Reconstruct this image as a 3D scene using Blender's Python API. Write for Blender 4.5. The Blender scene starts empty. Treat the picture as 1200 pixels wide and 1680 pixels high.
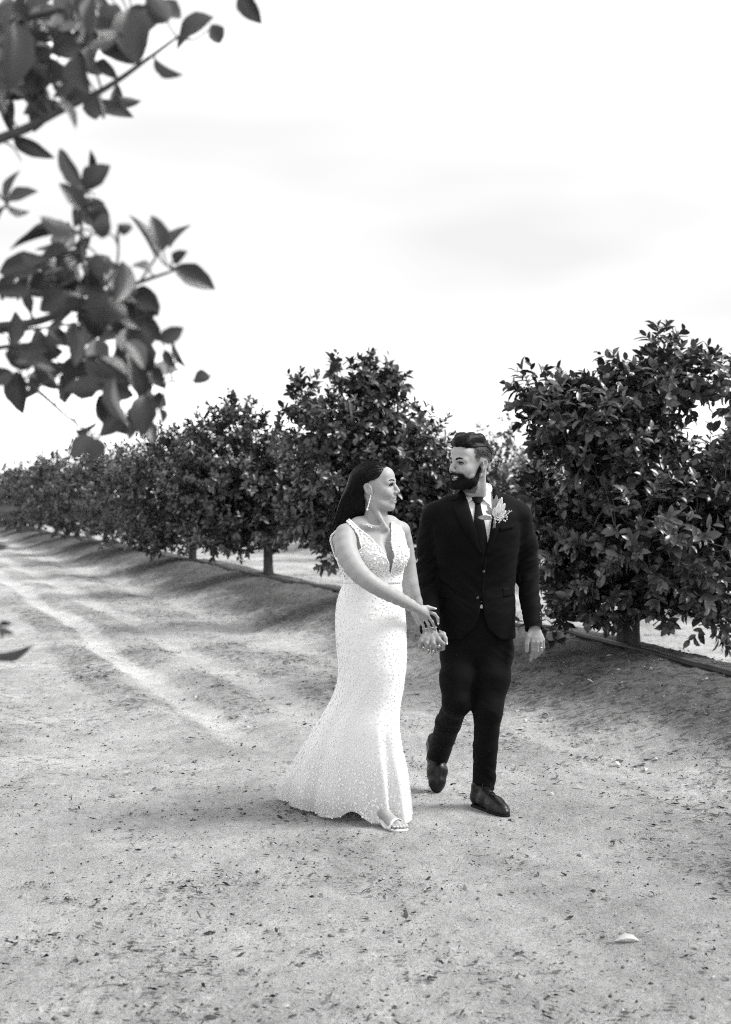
import bpy, math, random
import numpy as np
from mathutils import Vector, Matrix

R = math.radians
rng = np.random.default_rng(7)
scene = bpy.context.scene
col = scene.collection

# ------------------------------------------------------------------ camera, sky, sun, exposure
FPX, CAMH, HORIZ = 2333.0, 1.48, 820.0          # focal length in photo pixels, eye height, horizon row
cam_data = bpy.data.cameras.new('camera')
cam = bpy.data.objects.new('camera', cam_data)
col.objects.link(cam)
scene.camera = cam
cam_data.sensor_fit = 'VERTICAL'
cam_data.sensor_height = 36.0
cam_data.sensor_width = 36.0 * 1200 / 1680
cam_data.lens = 36.0 * FPX / 1680.0
cam_data.clip_start = 0.05
cam_data.clip_end = 3000.0
TILT = math.atan((840.0 - HORIZ) / FPX)
cam.location = (0, 0, CAMH)
cam.rotation_euler = (R(90) - TILT, 0, 0)
cam_data.dof.use_dof = True
cam_data.dof.focus_distance = 6.62
cam_data.dof.aperture_fstop = 3.5
cam_data.dof.aperture_blades = 9

SUN_EL, SUN_AZ = 46.0, 92.0                     # azimuth measured from +Y (view direction) towards +X (right)
world = bpy.data.worlds.new('World')
scene.world = world
world.use_nodes = True
wn, wl = world.node_tree.nodes, world.node_tree.links
wn.clear()
w_out = wn.new('ShaderNodeOutputWorld')
w_bg = wn.new('ShaderNodeBackground')
w_bg.inputs['Strength'].default_value = 0.1
w_sky = wn.new('ShaderNodeTexSky')
w_sky.sky_type = 'NISHITA'
w_sky.sun_disc = False
w_sky.sun_elevation = R(SUN_EL)
w_sky.sun_rotation = R(SUN_AZ)
w_bw = wn.new('ShaderNodeRGBToBW')
wl.new(w_sky.outputs[0], w_bw.inputs[0])
# a closed layer of bright cloud with a few soft grey streaks, seen in every direction
w_tc = wn.new('ShaderNodeTexCoord')
w_map = wn.new('ShaderNodeMapping')
w_map.inputs['Scale'].default_value = (1.0, 1.0, 3.6)
w_map.inputs['Location'].default_value = (2.1, 0.7, 1.16)
wl.new(w_tc.outputs['Generated'], w_map.inputs[0])
w_noise = wn.new('ShaderNodeTexNoise')
w_noise.inputs['Scale'].default_value = 1.9
w_noise.inputs['Detail'].default_value = 3.0
w_noise.inputs['Roughness'].default_value = 0.48
wl.new(w_map.outputs[0], w_noise.inputs['Vector'])
w_ramp = wn.new('ShaderNodeValToRGB')
w_ramp.color_ramp.elements[0].position = 0.33
w_ramp.color_ramp.elements[0].color = (2.6, 2.6, 2.6, 1)
w_ramp.color_ramp.elements[1].position = 0.70
w_ramp.color_ramp.elements[1].color = (11.5, 11.5, 11.5, 1)
w_e = w_ramp.color_ramp.elements.new(0.55)
w_e.color = (3.6, 3.6, 3.6, 1)
wl.new(w_noise.outputs['Fac'], w_ramp.inputs[0])
w_mix = wn.new('ShaderNodeMix')
w_mix.data_type = 'RGBA'
w_mix.inputs[0].default_value = 0.9
wl.new(w_bw.outputs[0], w_mix.inputs[6])
wl.new(w_ramp.outputs[0], w_mix.inputs[7])
wl.new(w_mix.outputs[2], w_bg.inputs['Color'])
wl.new(w_bg.outputs[0], w_out.inputs['Surface'])

sun_data = bpy.data.lights.new('sun', 'SUN')
sun_data.energy = 1.5
sun_data.angle = R(24)
sun_data.color = (1.0, 0.99, 0.98)
sun = bpy.data.objects.new('sun', sun_data)
col.objects.link(sun)
sd = Vector((math.sin(R(SUN_AZ)) * math.cos(R(SUN_EL)), math.cos(R(SUN_AZ)) * math.cos(R(SUN_EL)), math.sin(R(SUN_EL))))
sun.rotation_euler = (-sd).to_track_quat('-Z', 'Y').to_euler()
sun.location = sd * 30

vs = scene.view_settings
vs.view_transform = 'Standard'
vs.look = 'None'
vs.gamma = 1.0
vs.use_curve_mapping = False
vs.exposure = 1.74
scene.render.engine = 'CYCLES'
scene.cycles.use_denoising = False      # the fine grain left suits the photograph better than smoothed leaves
scene.cycles.filter_width = 1.1
scene.cycles.sample_clamp_indirect = 3.0
scene.cycles.max_bounces = 8
scene.cycles.transparent_max_bounces = 16

# ------------------------------------------------------------------ helpers
ct, st = math.cos(TILT), math.sin(TILT)
def P(px, py, d):
    """World point seen at photo pixel (px,py) at depth d (metres along +Y)."""
    u = (np.asarray(px, float) - 600.0) / FPX
    v = (840.0 - np.asarray(py, float)) / FPX
    ry = ct + v * st
    rz = v * ct - st
    d = np.asarray(d, float)
    return np.stack(np.broadcast_arrays(u / ry * d, d, CAMH + rz / ry * d), -1)
def pix(p):
    p = np.asarray(p, float)
    x, y, z = p[..., 0], p[..., 1], p[..., 2] - CAMH
    f = y * ct - z * st
    v = y * st + z * ct
    return 600 + x / f * FPX, 840 - v / f * FPX

def hash3(i, j, k, seed):
    n = (i * 374761393 + j * 668265263 + k * 2147483647 + seed * 974711) & 0x7fffffff
    n = (n ^ (n >> 13)) * 1274126177 & 0x7fffffff
    n = (n ^ (n >> 16)) * 69069 & 0x7fffffff
    return ((n ^ (n >> 15)) & 0xffffff) / float(0xffffff)
def vnoise(p, seed=0):
    p = np.asarray(p, float)
    if p.shape[-1] == 2:
        p = np.concatenate([p, np.zeros(p.shape[:-1] + (1,))], -1)
    b = np.floor(p).astype(np.int64)
    f = p - b
    f = f * f * (3 - 2 * f)
    out = 0
    for dx in (0, 1):
        for dy in (0, 1):
            for dz in (0, 1):
                w = (f[..., 0] if dx else 1 - f[..., 0]) * (f[..., 1] if dy else 1 - f[..., 1]) * (f[..., 2] if dz else 1 - f[..., 2])
                out = out + w * hash3(b[..., 0] + dx, b[..., 1] + dy, b[..., 2] + dz, seed)
    return out * 2 - 1
def fbm(p, oct=4, seed=0, gain=0.5):
    p = np.asarray(p, float)
    a, s, o = 1.0, 0.0, 0.0
    for k in range(oct):
        o = o + a * vnoise(p * (2.0 ** k), seed + k * 17)
        s += a
        a *= gain
    return o / s
def sstep(a, b, x):
    t = np.clip((x - a) / (b - a), 0, 1)
    return t * t * (3 - 2 * t)

def mesh_np(name, V, F, smooth=True, tone=None, rough=None):
    """Mesh from vertex array and an (N,3) or (N,4) face array, or a list of such arrays."""
    me = bpy.data.meshes.new(name)
    V = np.ascontiguousarray(V, np.float32)
    Fs = [np.asarray(f, np.int32) for f in (F if isinstance(F, list) else [F]) if len(f)]
    nl = sum(f.size for f in Fs)
    npoly = sum(len(f) for f in Fs)
    me.vertices.add(len(V))
    me.vertices.foreach_set('co', V.ravel())
    me.loops.add(nl)
    me.loops.foreach_set('vertex_index', np.concatenate([f.ravel() for f in Fs]))
    me.polygons.add(npoly)
    tot = np.concatenate([np.full(len(f), f.shape[1], np.int32) for f in Fs])
    me.polygons.foreach_set('loop_start', np.concatenate([[0], np.cumsum(tot)[:-1]]).astype(np.int32))
    me.polygons.foreach_set('loop_total', tot)
    me.polygons.foreach_set('use_smooth', np.full(npoly, bool(smooth)))
    if rough is not None:
        at = me.attributes.new('rough', 'FLOAT', 'POINT')
        at.data.foreach_set('value', np.ascontiguousarray(rough, np.float32))
    if tone is not None:
        at = me.attributes.new('tone', 'FLOAT', 'POINT')
        at.data.foreach_set('value', np.ascontiguousarray(tone, np.float32))
    me.update(calc_edges=True)
    me.validate()
    return me
def link(name, data, mat=None, parent=None):
    o = bpy.data.objects.new(name, data)
    col.objects.link(o)
    if mat is not None and data is not None and not data.materials:
        data.materials.append(mat)
    if parent is not None:
        o.parent = parent
    return o
def tag(o, label=None, cat=None, group=None, kind=None):
    if label: o['label'] = label
    if cat: o['category'] = cat
    if group: o['group'] = group
    if kind: o['kind'] = kind
    return o
def empty(name, loc):
    """An Empty at a thing's base; parts are built in world coordinates and shifted back."""
    o = bpy.data.objects.new(name, None)
    o.empty_display_size = 0.1
    o.location = loc
    col.objects.link(o)
    o['_'] = 0
    del o['_']
    return o
def part(name, root, V, F, mat, smooth=True, tone=None, kind=None):
    """A part in world coordinates under root (an Empty or a part whose world offset is root's)."""
    off = Vector((0, 0, 0))
    q = root
    while q is not None:
        off += q.location
        q = q.parent
    me = mesh_np(name, np.asarray(V) - np.array(off), F, smooth, tone)
    o = link(name, me, mat, root)
    if kind: o['kind'] = kind
    return o

class MB:
    """Collects shapes into one vertex/face list."""
    def __init__(s):
        s.V, s.Q, s.T, s.n = [], [], [], 0
    def add(s, V, Q=None, T=None):
        V = np.asarray(V, float)
        if Q is not None and len(Q): s.Q.append(np.asarray(Q) + s.n)
        if T is not None and len(T): s.T.append(np.asarray(T) + s.n)
        s.V.append(V); s.n += len(V)
    def tube(s, pts, rad, n=8, cap=True):
        V, Q, T = tube(pts, rad, n, cap)
        s.add(V, Q, T)
    def get(s):
        V = np.concatenate(s.V)
        F = []
        if s.Q: F.append(np.concatenate(s.Q))
        if s.T: F.append(np.concatenate(s.T))
        return V, F
def tube(pts, rad, n=8, cap=True, flat=None):
    pts = np.asarray(pts, float)
    m = len(pts)
    rad = np.broadcast_to(np.asarray(rad, float), (m,))
    tg = np.gradient(pts, axis=0)
    tg /= np.linalg.norm(tg, axis=1, keepdims=True) + 1e-9
    up = np.array([0, 0, 1.0]) if abs(tg[0, 2]) < 0.9 else np.array([1.0, 0, 0])
    ang = np.arange(n) * 2 * math.pi / n
    V = np.zeros((m, n, 3))
    a = np.cross(tg[0], up); a /= np.linalg.norm(a)
    for i in range(m):
        a = a - tg[i] * np.dot(a, tg[i])
        a /= np.linalg.norm(a) + 1e-9
        b = np.cross(tg[i], a)
        V[i] = pts[i] + rad[i] * (np.cos(ang)[:, None] * a + np.sin(ang)[:, None] * b * (flat or 1))
    V = V.reshape(-1, 3)
    i, j = np.meshgrid(np.arange(m - 1), np.arange(n), indexing='ij')
    j2 = (j + 1) % n
    Q = np.stack([i * n + j, i * n + j2, (i + 1) * n + j2, (i + 1) * n + j], -1).reshape(-1, 4)
    T = np.zeros((0, 3), int)
    if cap:
        V = np.concatenate([V, pts[:1], pts[-1:]])
        k = np.arange(n); k2 = (k + 1) % n
        T = np.concatenate([np.stack([k2, k, np.full(n, m * n)], -1), np.stack([(m - 1) * n + k, (m - 1) * n + k2, np.full(n, m * n + 1)], -1)])
    return V, Q, T
def spline(pts, n):
    """Catmull-Rom through points (any dimension)."""
    p = np.asarray(pts, float)
    if len(p) == 2:
        t = np.linspace(0, 1, n)[:, None]
        return p[0] * (1 - t) + p[1] * t
    q = np.concatenate([[2 * p[0] - p[1]], p, [2 * p[-1] - p[-2]]])
    t = np.linspace(0, len(p) - 1 - 1e-9, n)
    k = t.astype(int); f = (t - k)[:, None]
    a, b, c, d = q[k], q[k + 1], q[k + 2], q[k + 3]
    return 0.5 * (2 * b + (c - a) * f + (2 * a - 5 * b + 4 * c - d) * f ** 2 + (3 * b - a - 3 * c + d) * f ** 3)

# ------------------------------------------------------------------ materials (the photograph is black and white)
def new_mat(name):
    m = bpy.data.materials.new(name)
    m.use_nodes = True
    return m, m.node_tree.nodes, m.node_tree.links, m.node_tree.nodes['Principled BSDF']
def grey(v): return (v, v, v, 1)
def mat_plain(name, v, rough=0.6, spec=0.4, var=0.0, scale=20.0, bump=0.0, bscale=200.0, sheen=0.0, tone=False, trans=0.0, stretch=None, metal=0.0):
    m, n, l, b = new_mat(name)
    b.inputs['Base Color'].default_value = grey(v)
    b.inputs['Roughness'].default_value = rough
    b.inputs['Specular IOR Level'].default_value = spec
    b.inputs['Metallic'].default_value = metal
    if sheen:
        b.inputs['Sheen Weight'].default_value = sheen
        b.inputs['Sheen Roughness'].default_value = 0.5
    tc = n.new('ShaderNodeTexCoord')
    src = tc.outputs['Object']
    if stretch:
        mp = n.new('ShaderNodeMapping'); mp.inputs['Scale'].default_value = stretch
        l.new(src, mp.inputs[0]); src = mp.outputs[0]
    fac = None
    if var:
        nz = n.new('ShaderNodeTexNoise'); nz.inputs['Scale'].default_value = scale; nz.inputs['Detail'].default_value = 4
        l.new(src, nz.inputs['Vector'])
        mr = n.new('ShaderNodeMapRange')
        mr.inputs['From Min'].default_value = 0.25; mr.inputs['From Max'].default_value = 0.75
        mr.inputs['To Min'].default_value = v * (1 - var); mr.inputs['To Max'].default_value = v * (1 + var)
        l.new(nz.outputs['Fac'], mr.inputs['Value'])
        fac = mr.outputs[0]
    if tone:
        at = n.new('ShaderNodeAttribute'); at.attribute_name = 'tone'
        mu = n.new('ShaderNodeMath'); mu.operation = 'MULTIPLY'
        l.new(at.outputs['Fac'], mu.inputs[0])
        if fac is None: mu.inputs[1].default_value = v
        else: l.new(fac, mu.inputs[1])
        fac = mu.outputs[0]
    if fac is not None:
        cc = n.new('ShaderNodeCombineColor')
        for k in range(3): l.new(fac, cc.inputs[k])
        l.new(cc.outputs[0], b.inputs['Base Color'])
    if bump:
        nb = n.new('ShaderNodeTexNoise'); nb.inputs['Scale'].default_value = bscale; nb.inputs['Detail'].default_value = 3
        l.new(src, nb.inputs['Vector'])
        bp = n.new('ShaderNodeBump'); bp.inputs['Strength'].default_value = bump; bp.inputs['Distance'].default_value = 0.004
        l.new(nb.outputs['Fac'], bp.inputs['Height'])
        l.new(bp.outputs[0], b.inputs['Normal'])
    if trans:
        tr = n.new('ShaderNodeBsdfTranslucent'); tr.inputs['Color'].default_value = grey(min(1, v * 1.6))
        if fac is not None: l.new(cc.outputs[0], tr.inputs['Color'])
        ms = n.new('ShaderNodeMixShader'); ms.inputs[0].default_value = trans
        l.new(b.outputs[0], ms.inputs[1]); l.new(tr.outputs[0], ms.inputs[2])
        l.new(ms.outputs[0], n['Material Output'].inputs['Surface'])
    return m
M = {}
M['leaf'] = mat_plain('citrus leaf', 0.053, rough=0.30, spec=0.65, var=0.25, scale=9, tone=True, trans=0.10)
M['leaf_near'] = mat_plain('near citrus leaf', 0.042, rough=0.33, spec=0.65, var=0.35, scale=30, tone=False, trans=0.08, bump=0.25, bscale=60)
M['bark'] = mat_plain('bark', 0.075, rough=0.9, spec=0.2, var=0.5, scale=25, bump=0.9, bscale=60, stretch=(1, 1, 0.25))
M['twig'] = mat_plain('green twig', 0.07, rough=0.7, spec=0.3, var=0.3, scale=40)
M['litter'] = mat_plain('dry leaves', 0.24, rough=0.8, spec=0.25, var=0.3, scale=30, tone=True)
M['clod'] = mat_plain('soil crumbs', 0.14, rough=0.95, spec=0.1, var=0.4, scale=50, tone=True)
M['hose'] = mat_plain('black polyethylene', 0.02, rough=0.5, spec=0.4, var=0.4, scale=6)

def mat_ground():
    m, n, l, b = new_mat('sandy soil')
    b.inputs['Roughness'].default_value = 0.95
    b.inputs['Specular IOR Level'].default_value = 0.12
    at = n.new('ShaderNodeAttribute'); at.attribute_name = 'tone'
    tc = n.new('ShaderNodeTexCoord')
    mp = n.new('ShaderNodeMapping')
    mp.inputs['Rotation'].default_value = (0, 0, R(-18.7))
    mp.inputs['Scale'].default_value = (1.0, 0.7, 1.0)
    l.new(tc.outputs['Object'], mp.inputs[0])
    def noise(scale, detail, rough, vec):
        z = n.new('ShaderNodeTexNoise')
        z.inputs['Scale'].default_value = scale; z.inputs['Detail'].default_value = detail; z.inputs['Roughness'].default_value = rough
        l.new(vec, z.inputs['Vector'])
        return z.outputs['Fac']
    def remap(src, a, c, lo, hi):
        z = n.new('ShaderNodeMapRange'); z.inputs['From Min'].default_value = a; z.inputs['From Max'].default_value = c
        z.inputs['To Min'].default_value = lo; z.inputs['To Max'].default_value = hi
        l.new(src, z.inputs['Value']); return z.outputs[0]
    def math_(op, a, c):
        z = n.new('ShaderNodeMath'); z.operation = op
        for k, s in enumerate((a, c)):
            if isinstance(s, (int, float)): z.inputs[k].default_value = s
            else: l.new(s, z.inputs[k])
        return z.outputs[0]
    big = remap(noise(1.3, 6, 0.62, mp.outputs[0]), 0.3, 0.7, 0.78, 1.16)
    mid = remap(noise(7.0, 8, 0.72, mp.outputs[0]), 0.32, 0.68, 0.78, 1.15)
    fine = remap(noise(60.0, 6, 0.78, tc.outputs['Object']), 0.32, 0.68, 0.74, 1.2)
    spk = remap(noise(130.0, 2, 0.5, tc.outputs['Object']), 0.635, 0.69, 1.0, 0.35)
    v = math_('MULTIPLY', math_('MULTIPLY', big, mid), math_('MULTIPLY', fine, spk))
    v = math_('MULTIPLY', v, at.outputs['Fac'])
    ar = n.new('ShaderNodeAttribute'); ar.attribute_name = 'rough'
    mp2 = n.new('ShaderNodeMapping'); mp2.inputs['Scale'].default_value = (0.8, 1.0, 1.0)
    l.new(tc.outputs['Object'], mp2.inputs[0])
    m1 = noise(17.0, 7, 0.72, mp2.outputs[0])
    thr = math_('SUBTRACT', math_('ADD', m1, math_('MULTIPLY', ar.outputs['Fac'], 0.125)), 0.63)
    mark = remap(thr, 0.0, 0.05, 0.0, 1.0)
    v = math_('MULTIPLY', v, math_('SUBTRACT', 1.0, math_('MULTIPLY', mark, 0.52)))
    m3 = noise(11.0, 6, 0.65, mp2.outputs[0])
    lite = remap(math_('SUBTRACT', math_('ADD', m3, math_('MULTIPLY', ar.outputs['Fac'], 0.10)), 0.66), 0.0, 0.04, 1.0, 1.25)
    v = math_('MULTIPLY', v, lite)
    cc = n.new('ShaderNodeCombineColor')
    for k in range(3): l.new(v, cc.inputs[k])
    l.new(cc.outputs[0], b.inputs['Base Color'])
    h = math_('ADD', math_('MULTIPLY', noise(16.0, 8, 0.7, mp.outputs[0]), 1.0), math_('MULTIPLY', noise(90.0, 5, 0.7, tc.outputs['Object']), 0.35))
    bp = n.new('ShaderNodeBump'); bp.inputs['Strength'].default_value = 1.0; bp.inputs['Distance'].default_value = 0.05
    l.new(h, bp.inputs['Height']); l.new(bp.outputs[0], b.inputs['Normal'])
    return m
M['ground'] = mat_ground()

# ------------------------------------------------------------------ the orchard's layout
ROW_X0, ROW_S = 5.9, 0.3386                     # row line: x = X0 - S*y
ROW_N = math.sqrt(1 + ROW_S ** 2)
TREE_DY = 5.37
ROW_GAP = 6.4
def row_p(x, y): return (x + ROW_S * y - ROW_X0) / ROW_N
def row_t(x, y): return (y - ROW_S * (x - ROW_X0)) / ROW_N
def row_xy(p, t):
    """Inverse of row_p,row_t."""
    dx, dy = -ROW_S / ROW_N, 1 / ROW_N
    nx, ny = 1 / ROW_N, ROW_S / ROW_N
    return ROW_X0 + nx * p + dx * t, ny * p + dy * t
BAND_P = [-9, -5.2, -4.08, -3.97, -3.62, -3.55, -3.36, -3.28, -2.95, -2.86, -2.62, -2.52, -1.85, -1.72, -1.5, -1.3]
BAND_T = [1.0, 1.02, 1.06, 0.91, 0.88, 1.27, 1.27, 0.92, 0.91, 1.12, 1.08, 0.90, 0.88, 1.06, 1.03, 0.92]
BAND_R = [0.05, 0.05, 0.05, 0.9, 0.9, 0.0, 0.0, 0.7, 0.8, 0.1, 0.1, 0.9, 1.0, 0.3, 0.3, 0.6]
def road_bands(p, t):
    """Lightness and roughness of the soil across the track: packed wheel lanes, loose soil and litter between."""
    c = np.stack(np.broadcast_arrays(p, t), -1)
    q = p + 0.09 * vnoise(c * np.array([0.3, 0.45]), 61) + 0.055 * fbm(c * np.array([3.0, 1.4]), 3, 62)
    k = sstep(8.5, 14.0, t + 1.2 * vnoise(c * np.array([1.0, 0.6]), 63))
    right = sstep(-3.0, -2.4, q)
    k = np.maximum(np.maximum(k, 0.6 * right), 0.22)
    tn = np.interp(q, BAND_P, BAND_T); rg = np.interp(q, BAND_P, BAND_R)
    patch = np.clip(0.65 + 1.9 * fbm(c * np.array([1.7, 0.9]), 4, 64), 0.03, 1.5)
    return 1 + (tn - 1) * k * np.where(tn < 1, patch, 1), rg * k * patch
def ground_h(x, y):
    x = np.asarray(x, float); y = np.asarray(y, float)
    p, t = row_p(x, y), row_t(x, y)
    h = np.zeros(np.broadcast(x, y).shape)
    wob = 0.14 * vnoise(np.stack([t * 0.32, t * 0 + 3.1], -1), 5)
    amp = 1 + 0.07 * np.cos(2 * math.pi * (t - 11.72 * 1.0) / (TREE_DY * ROW_N)) + 0.1 * vnoise(np.stack([t * 0.7, t * 0], -1), 9)
    for r in range(0, 9):
        q = p - r * ROW_GAP + wob * (1 if r == 0 else 1.5)
        h = h + 0.33 * amp * (sstep(-1.75, -0.22, q) * (1 - sstep(0.1, 1.25, q)))
    q = p + 8.1
    h = h + 0.25 * sstep(1.3, 0.3, q) * (1 - sstep(-0.3, -1.3, q))
    mask = np.clip(1 - (np.hypot(x, y) - 60) / 60, 0, 1)
    ruts = -0.030 * np.exp(-((p + 3.45) / 0.13) ** 2) - 0.03 * np.exp(-((p + 4.45) / 0.28) ** 2) + 0.025 * np.exp(-((p + 3.8) / 0.13) ** 2) + 0.02 * np.exp(-((p + 3.1) / 0.15) ** 2) - 0.018 * np.exp(-((p + 2.72) / 0.13) ** 2) + 0.02 * np.exp(-((p + 2.2) / 0.25) ** 2)
    rgh = road_bands(p, t)[1]
    n1 = fbm(np.stack([x * 0.9, y * 0.9], -1), 4, 3) * 0.03
    n2 = fbm(np.stack([p * 5.5, t * 1.8], -1), 4, 21) * 0.02 * (0.35 + sstep(-3.2, -1.6, p) * (1 - sstep(-1.2, -0.2, p)) + 0.5 * np.exp(-((p + 3.8) / 0.3) ** 2))
    bank = sum(sstep(-2.2, -1.2, p - r * ROW_GAP) * (1 - sstep(0.2, 1.0, p - r * ROW_GAP)) for r in range(2))
    n2 = n2 + bank * (0.028 * fbm(np.stack([p * 4.5, t * 3.2], -1), 4, 121, 0.6) + 0.010 * np.abs(vnoise(np.stack([x * 14, y * 14], -1), 131)))
    n2 = n2 + (0.004 + 0.016 * rgh) * fbm(np.stack([x * 9, y * 9], -1), 3, 141, 0.65)
    near = sstep(7.2, 9.5, np.hypot(x, y) + 0.0 * x)
    ppl = np.exp(-(((x - 0.4) / 0.9) ** 2 + ((y - 6.75) / 0.8) ** 2))          # trodden flat where the couple walk
    return h + mask * (1 - 0.85 * ppl) * ((0.35 + 0.65 * near) * ruts + n1 * (0.5 + 0.5 * near) + n2)
def litter_density(x, y):
    p, t = row_p(x, y), row_t(x, y)
    nz = fbm(np.stack([p * 1.1, t * 0.5], -1), 3, 44)
    return 0.05 + 0.85 * road_bands(p, t)[1] + 0.30 * np.clip(nz * 2.2, 0, 1) + 0.25 * np.exp(-((p + 1.0) / 0.7) ** 2)
def build_ground():
    rr = np.concatenate([[0.25, 0.8, 1.5, 2.2, 2.8], np.geomspace(3.2, 75, 620), np.geomspace(80, 2500, 22)])
    a_f = np.linspace(-R(24), R(24), 560)
    a_s = np.linspace(R(24), 2 * math.pi - R(24), 74)[1:-1]
    aa = np.concatenate([a_f, a_s])
    A, RR = np.meshgrid(aa, rr)
    x, y = RR * np.sin(A), RR * np.cos(A)
    z = ground_h(x, y)
    V = np.stack([x, y, z], -1).reshape(-1, 3)
    na, nr = len(aa), len(rr)
    i, j = np.meshgrid(np.arange(nr - 1), np.arange(na), indexing='ij')
    j2 = (j + 1) % na
    Q = np.stack([i * na + j, (i + 1) * na + j, (i + 1) * na + j2, i * na + j2], -1).reshape(-1, 4)
    V = np.concatenate([V, [[0, 0, float(ground_h(0., 0.))]]])
    k = np.arange(na)
    T = np.stack([np.full(na, len(V) - 1), k, (k + 1) % na], -1)
    p, t = row_p(x, y), row_t(x, y)
    q = p + 0.10 * vnoise(np.stack([t * 0.5, p * 0.8], -1), 61)
    bt, brg = road_bands(p, t)
    tone = 0.485 * bt
    tone *= 1 - 0.14 * np.clip(brg + 0.5 * fbm(np.stack([x * 5, y * 3], -1), 3, 88), 0, 1)
    tone *= 1 - 0.16 * np.clip(fbm(np.stack([x * 2.2, y * 1.3], -1), 4, 89) * 2 - 0.1, 0, 1)
    # shade under the trees put into the berm soil's colour; pale untouched sand on the lanes between rows
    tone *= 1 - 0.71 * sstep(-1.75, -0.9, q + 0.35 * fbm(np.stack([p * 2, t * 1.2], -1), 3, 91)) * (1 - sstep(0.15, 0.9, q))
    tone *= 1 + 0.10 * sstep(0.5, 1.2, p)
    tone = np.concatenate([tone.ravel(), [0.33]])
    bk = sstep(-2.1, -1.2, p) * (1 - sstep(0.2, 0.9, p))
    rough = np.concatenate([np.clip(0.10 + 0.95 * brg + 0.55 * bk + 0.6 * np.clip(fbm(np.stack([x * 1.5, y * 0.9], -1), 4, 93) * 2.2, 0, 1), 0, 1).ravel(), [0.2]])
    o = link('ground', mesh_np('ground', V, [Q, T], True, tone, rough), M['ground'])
    tag(o, kind='structure')
build_ground()
# ------------------------------------------------------------------ leaves and trees
def leaf_template(detail):
    """Leaf of unit length along +Y, unit width, normal +Z: folded along the midrib, tip curling down."""
    if detail:
        ts, ws = [0.16, 0.44, 0.76], [0.66, 1.0, 0.76]
    else:
        ts, ws = [0.45], [1.0]
    V = [(0, 0, 0)]
    for t, w in zip(ts, ws):
        zc = -0.16 * t * t
        V += [(-0.5 * w, t, zc + 0.085 * w), (0, t, zc), (0.5 * w, t, zc + 0.085 * w)]
    V.append((0, 1, -0.2))
    T = [(0, 2, 1), (0, 3, 2)]
    for r in range(len(ts) - 1):
        a, b = 1 + 3 * r, 4 + 3 * r
        T += [(a, a + 1, b + 1), (a, b + 1, b), (a + 1, a + 2, b + 2), (a + 1, b + 2, b + 1)]
    a, e = 1 + 3 * (len(ts) - 1), len(V) - 1
    T += [(a, a + 1, e), (a + 1, a + 2, e)]
    return np.array(V, float), np.array(T)
LEAF_HI, LEAF_LO = leaf_template(True), leaf_template(False)
LEAF_CHIP = (np.array([(-0.18, 0, 0), (0.18, 0.02, 0.02), (-0.5, 0.4, 0.10), (0.45, 0.35, -0.02), (-0.38, 0.75, 0.02), (0.4, 0.8, 0.12), (0.02, 1.0, 0.0)], float), np.array([(0, 1, 2), (1, 3, 2), (2, 3, 4), (3, 5, 4), (4, 5, 6)]))
def unit(v): return v / (np.linalg.norm(v, axis=-1, keepdims=True) + 1e-9)
def leaf_frames(base, direc, normal, length, width):
    """(N,3,3) matrices with columns side*width, dir*length, normal*length."""
    d = unit(direc)
    s = unit(np.cross(d, normal))
    nn = np.cross(s, d)
    return np.stack([s * width[:, None], d * length[:, None], nn * length[:, None]], -1)
def leaf_mesh(frames, base, tmpl):
    V0, T0 = tmpl
    V = np.einsum('nij,kj->nki', frames, V0) + base[:, None, :]
    T = T0[None] + (np.arange(len(base)) * len(V0))[:, None, None]
    return V.reshape(-1, 3), T.reshape(-1, 3)

LEAF_MESHES = []
def single_leaf_mesh(k):
    while len(LEAF_MESHES) <= k:
        r = np.random.default_rng(100 + len(LEAF_MESHES))
        V, T = LEAF_HI
        V = V.copy()
        V[:, 2] += V[:, 1] ** 2 * r.uniform(-0.12, 0.06) + V[:, 0] * r.uniform(-0.1, 0.1)
        V[:, 0] += 0.06 * r.uniform(-1, 1) * np.sin(V[:, 1] * math.pi)
        me = mesh_np('leaf', V, T, True, np.full(len(V), r.uniform(0.8, 1.35)))
        me.materials.append(M['leaf'])
        LEAF_MESHES.append(me)
    return LEAF_MESHES[k]

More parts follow.
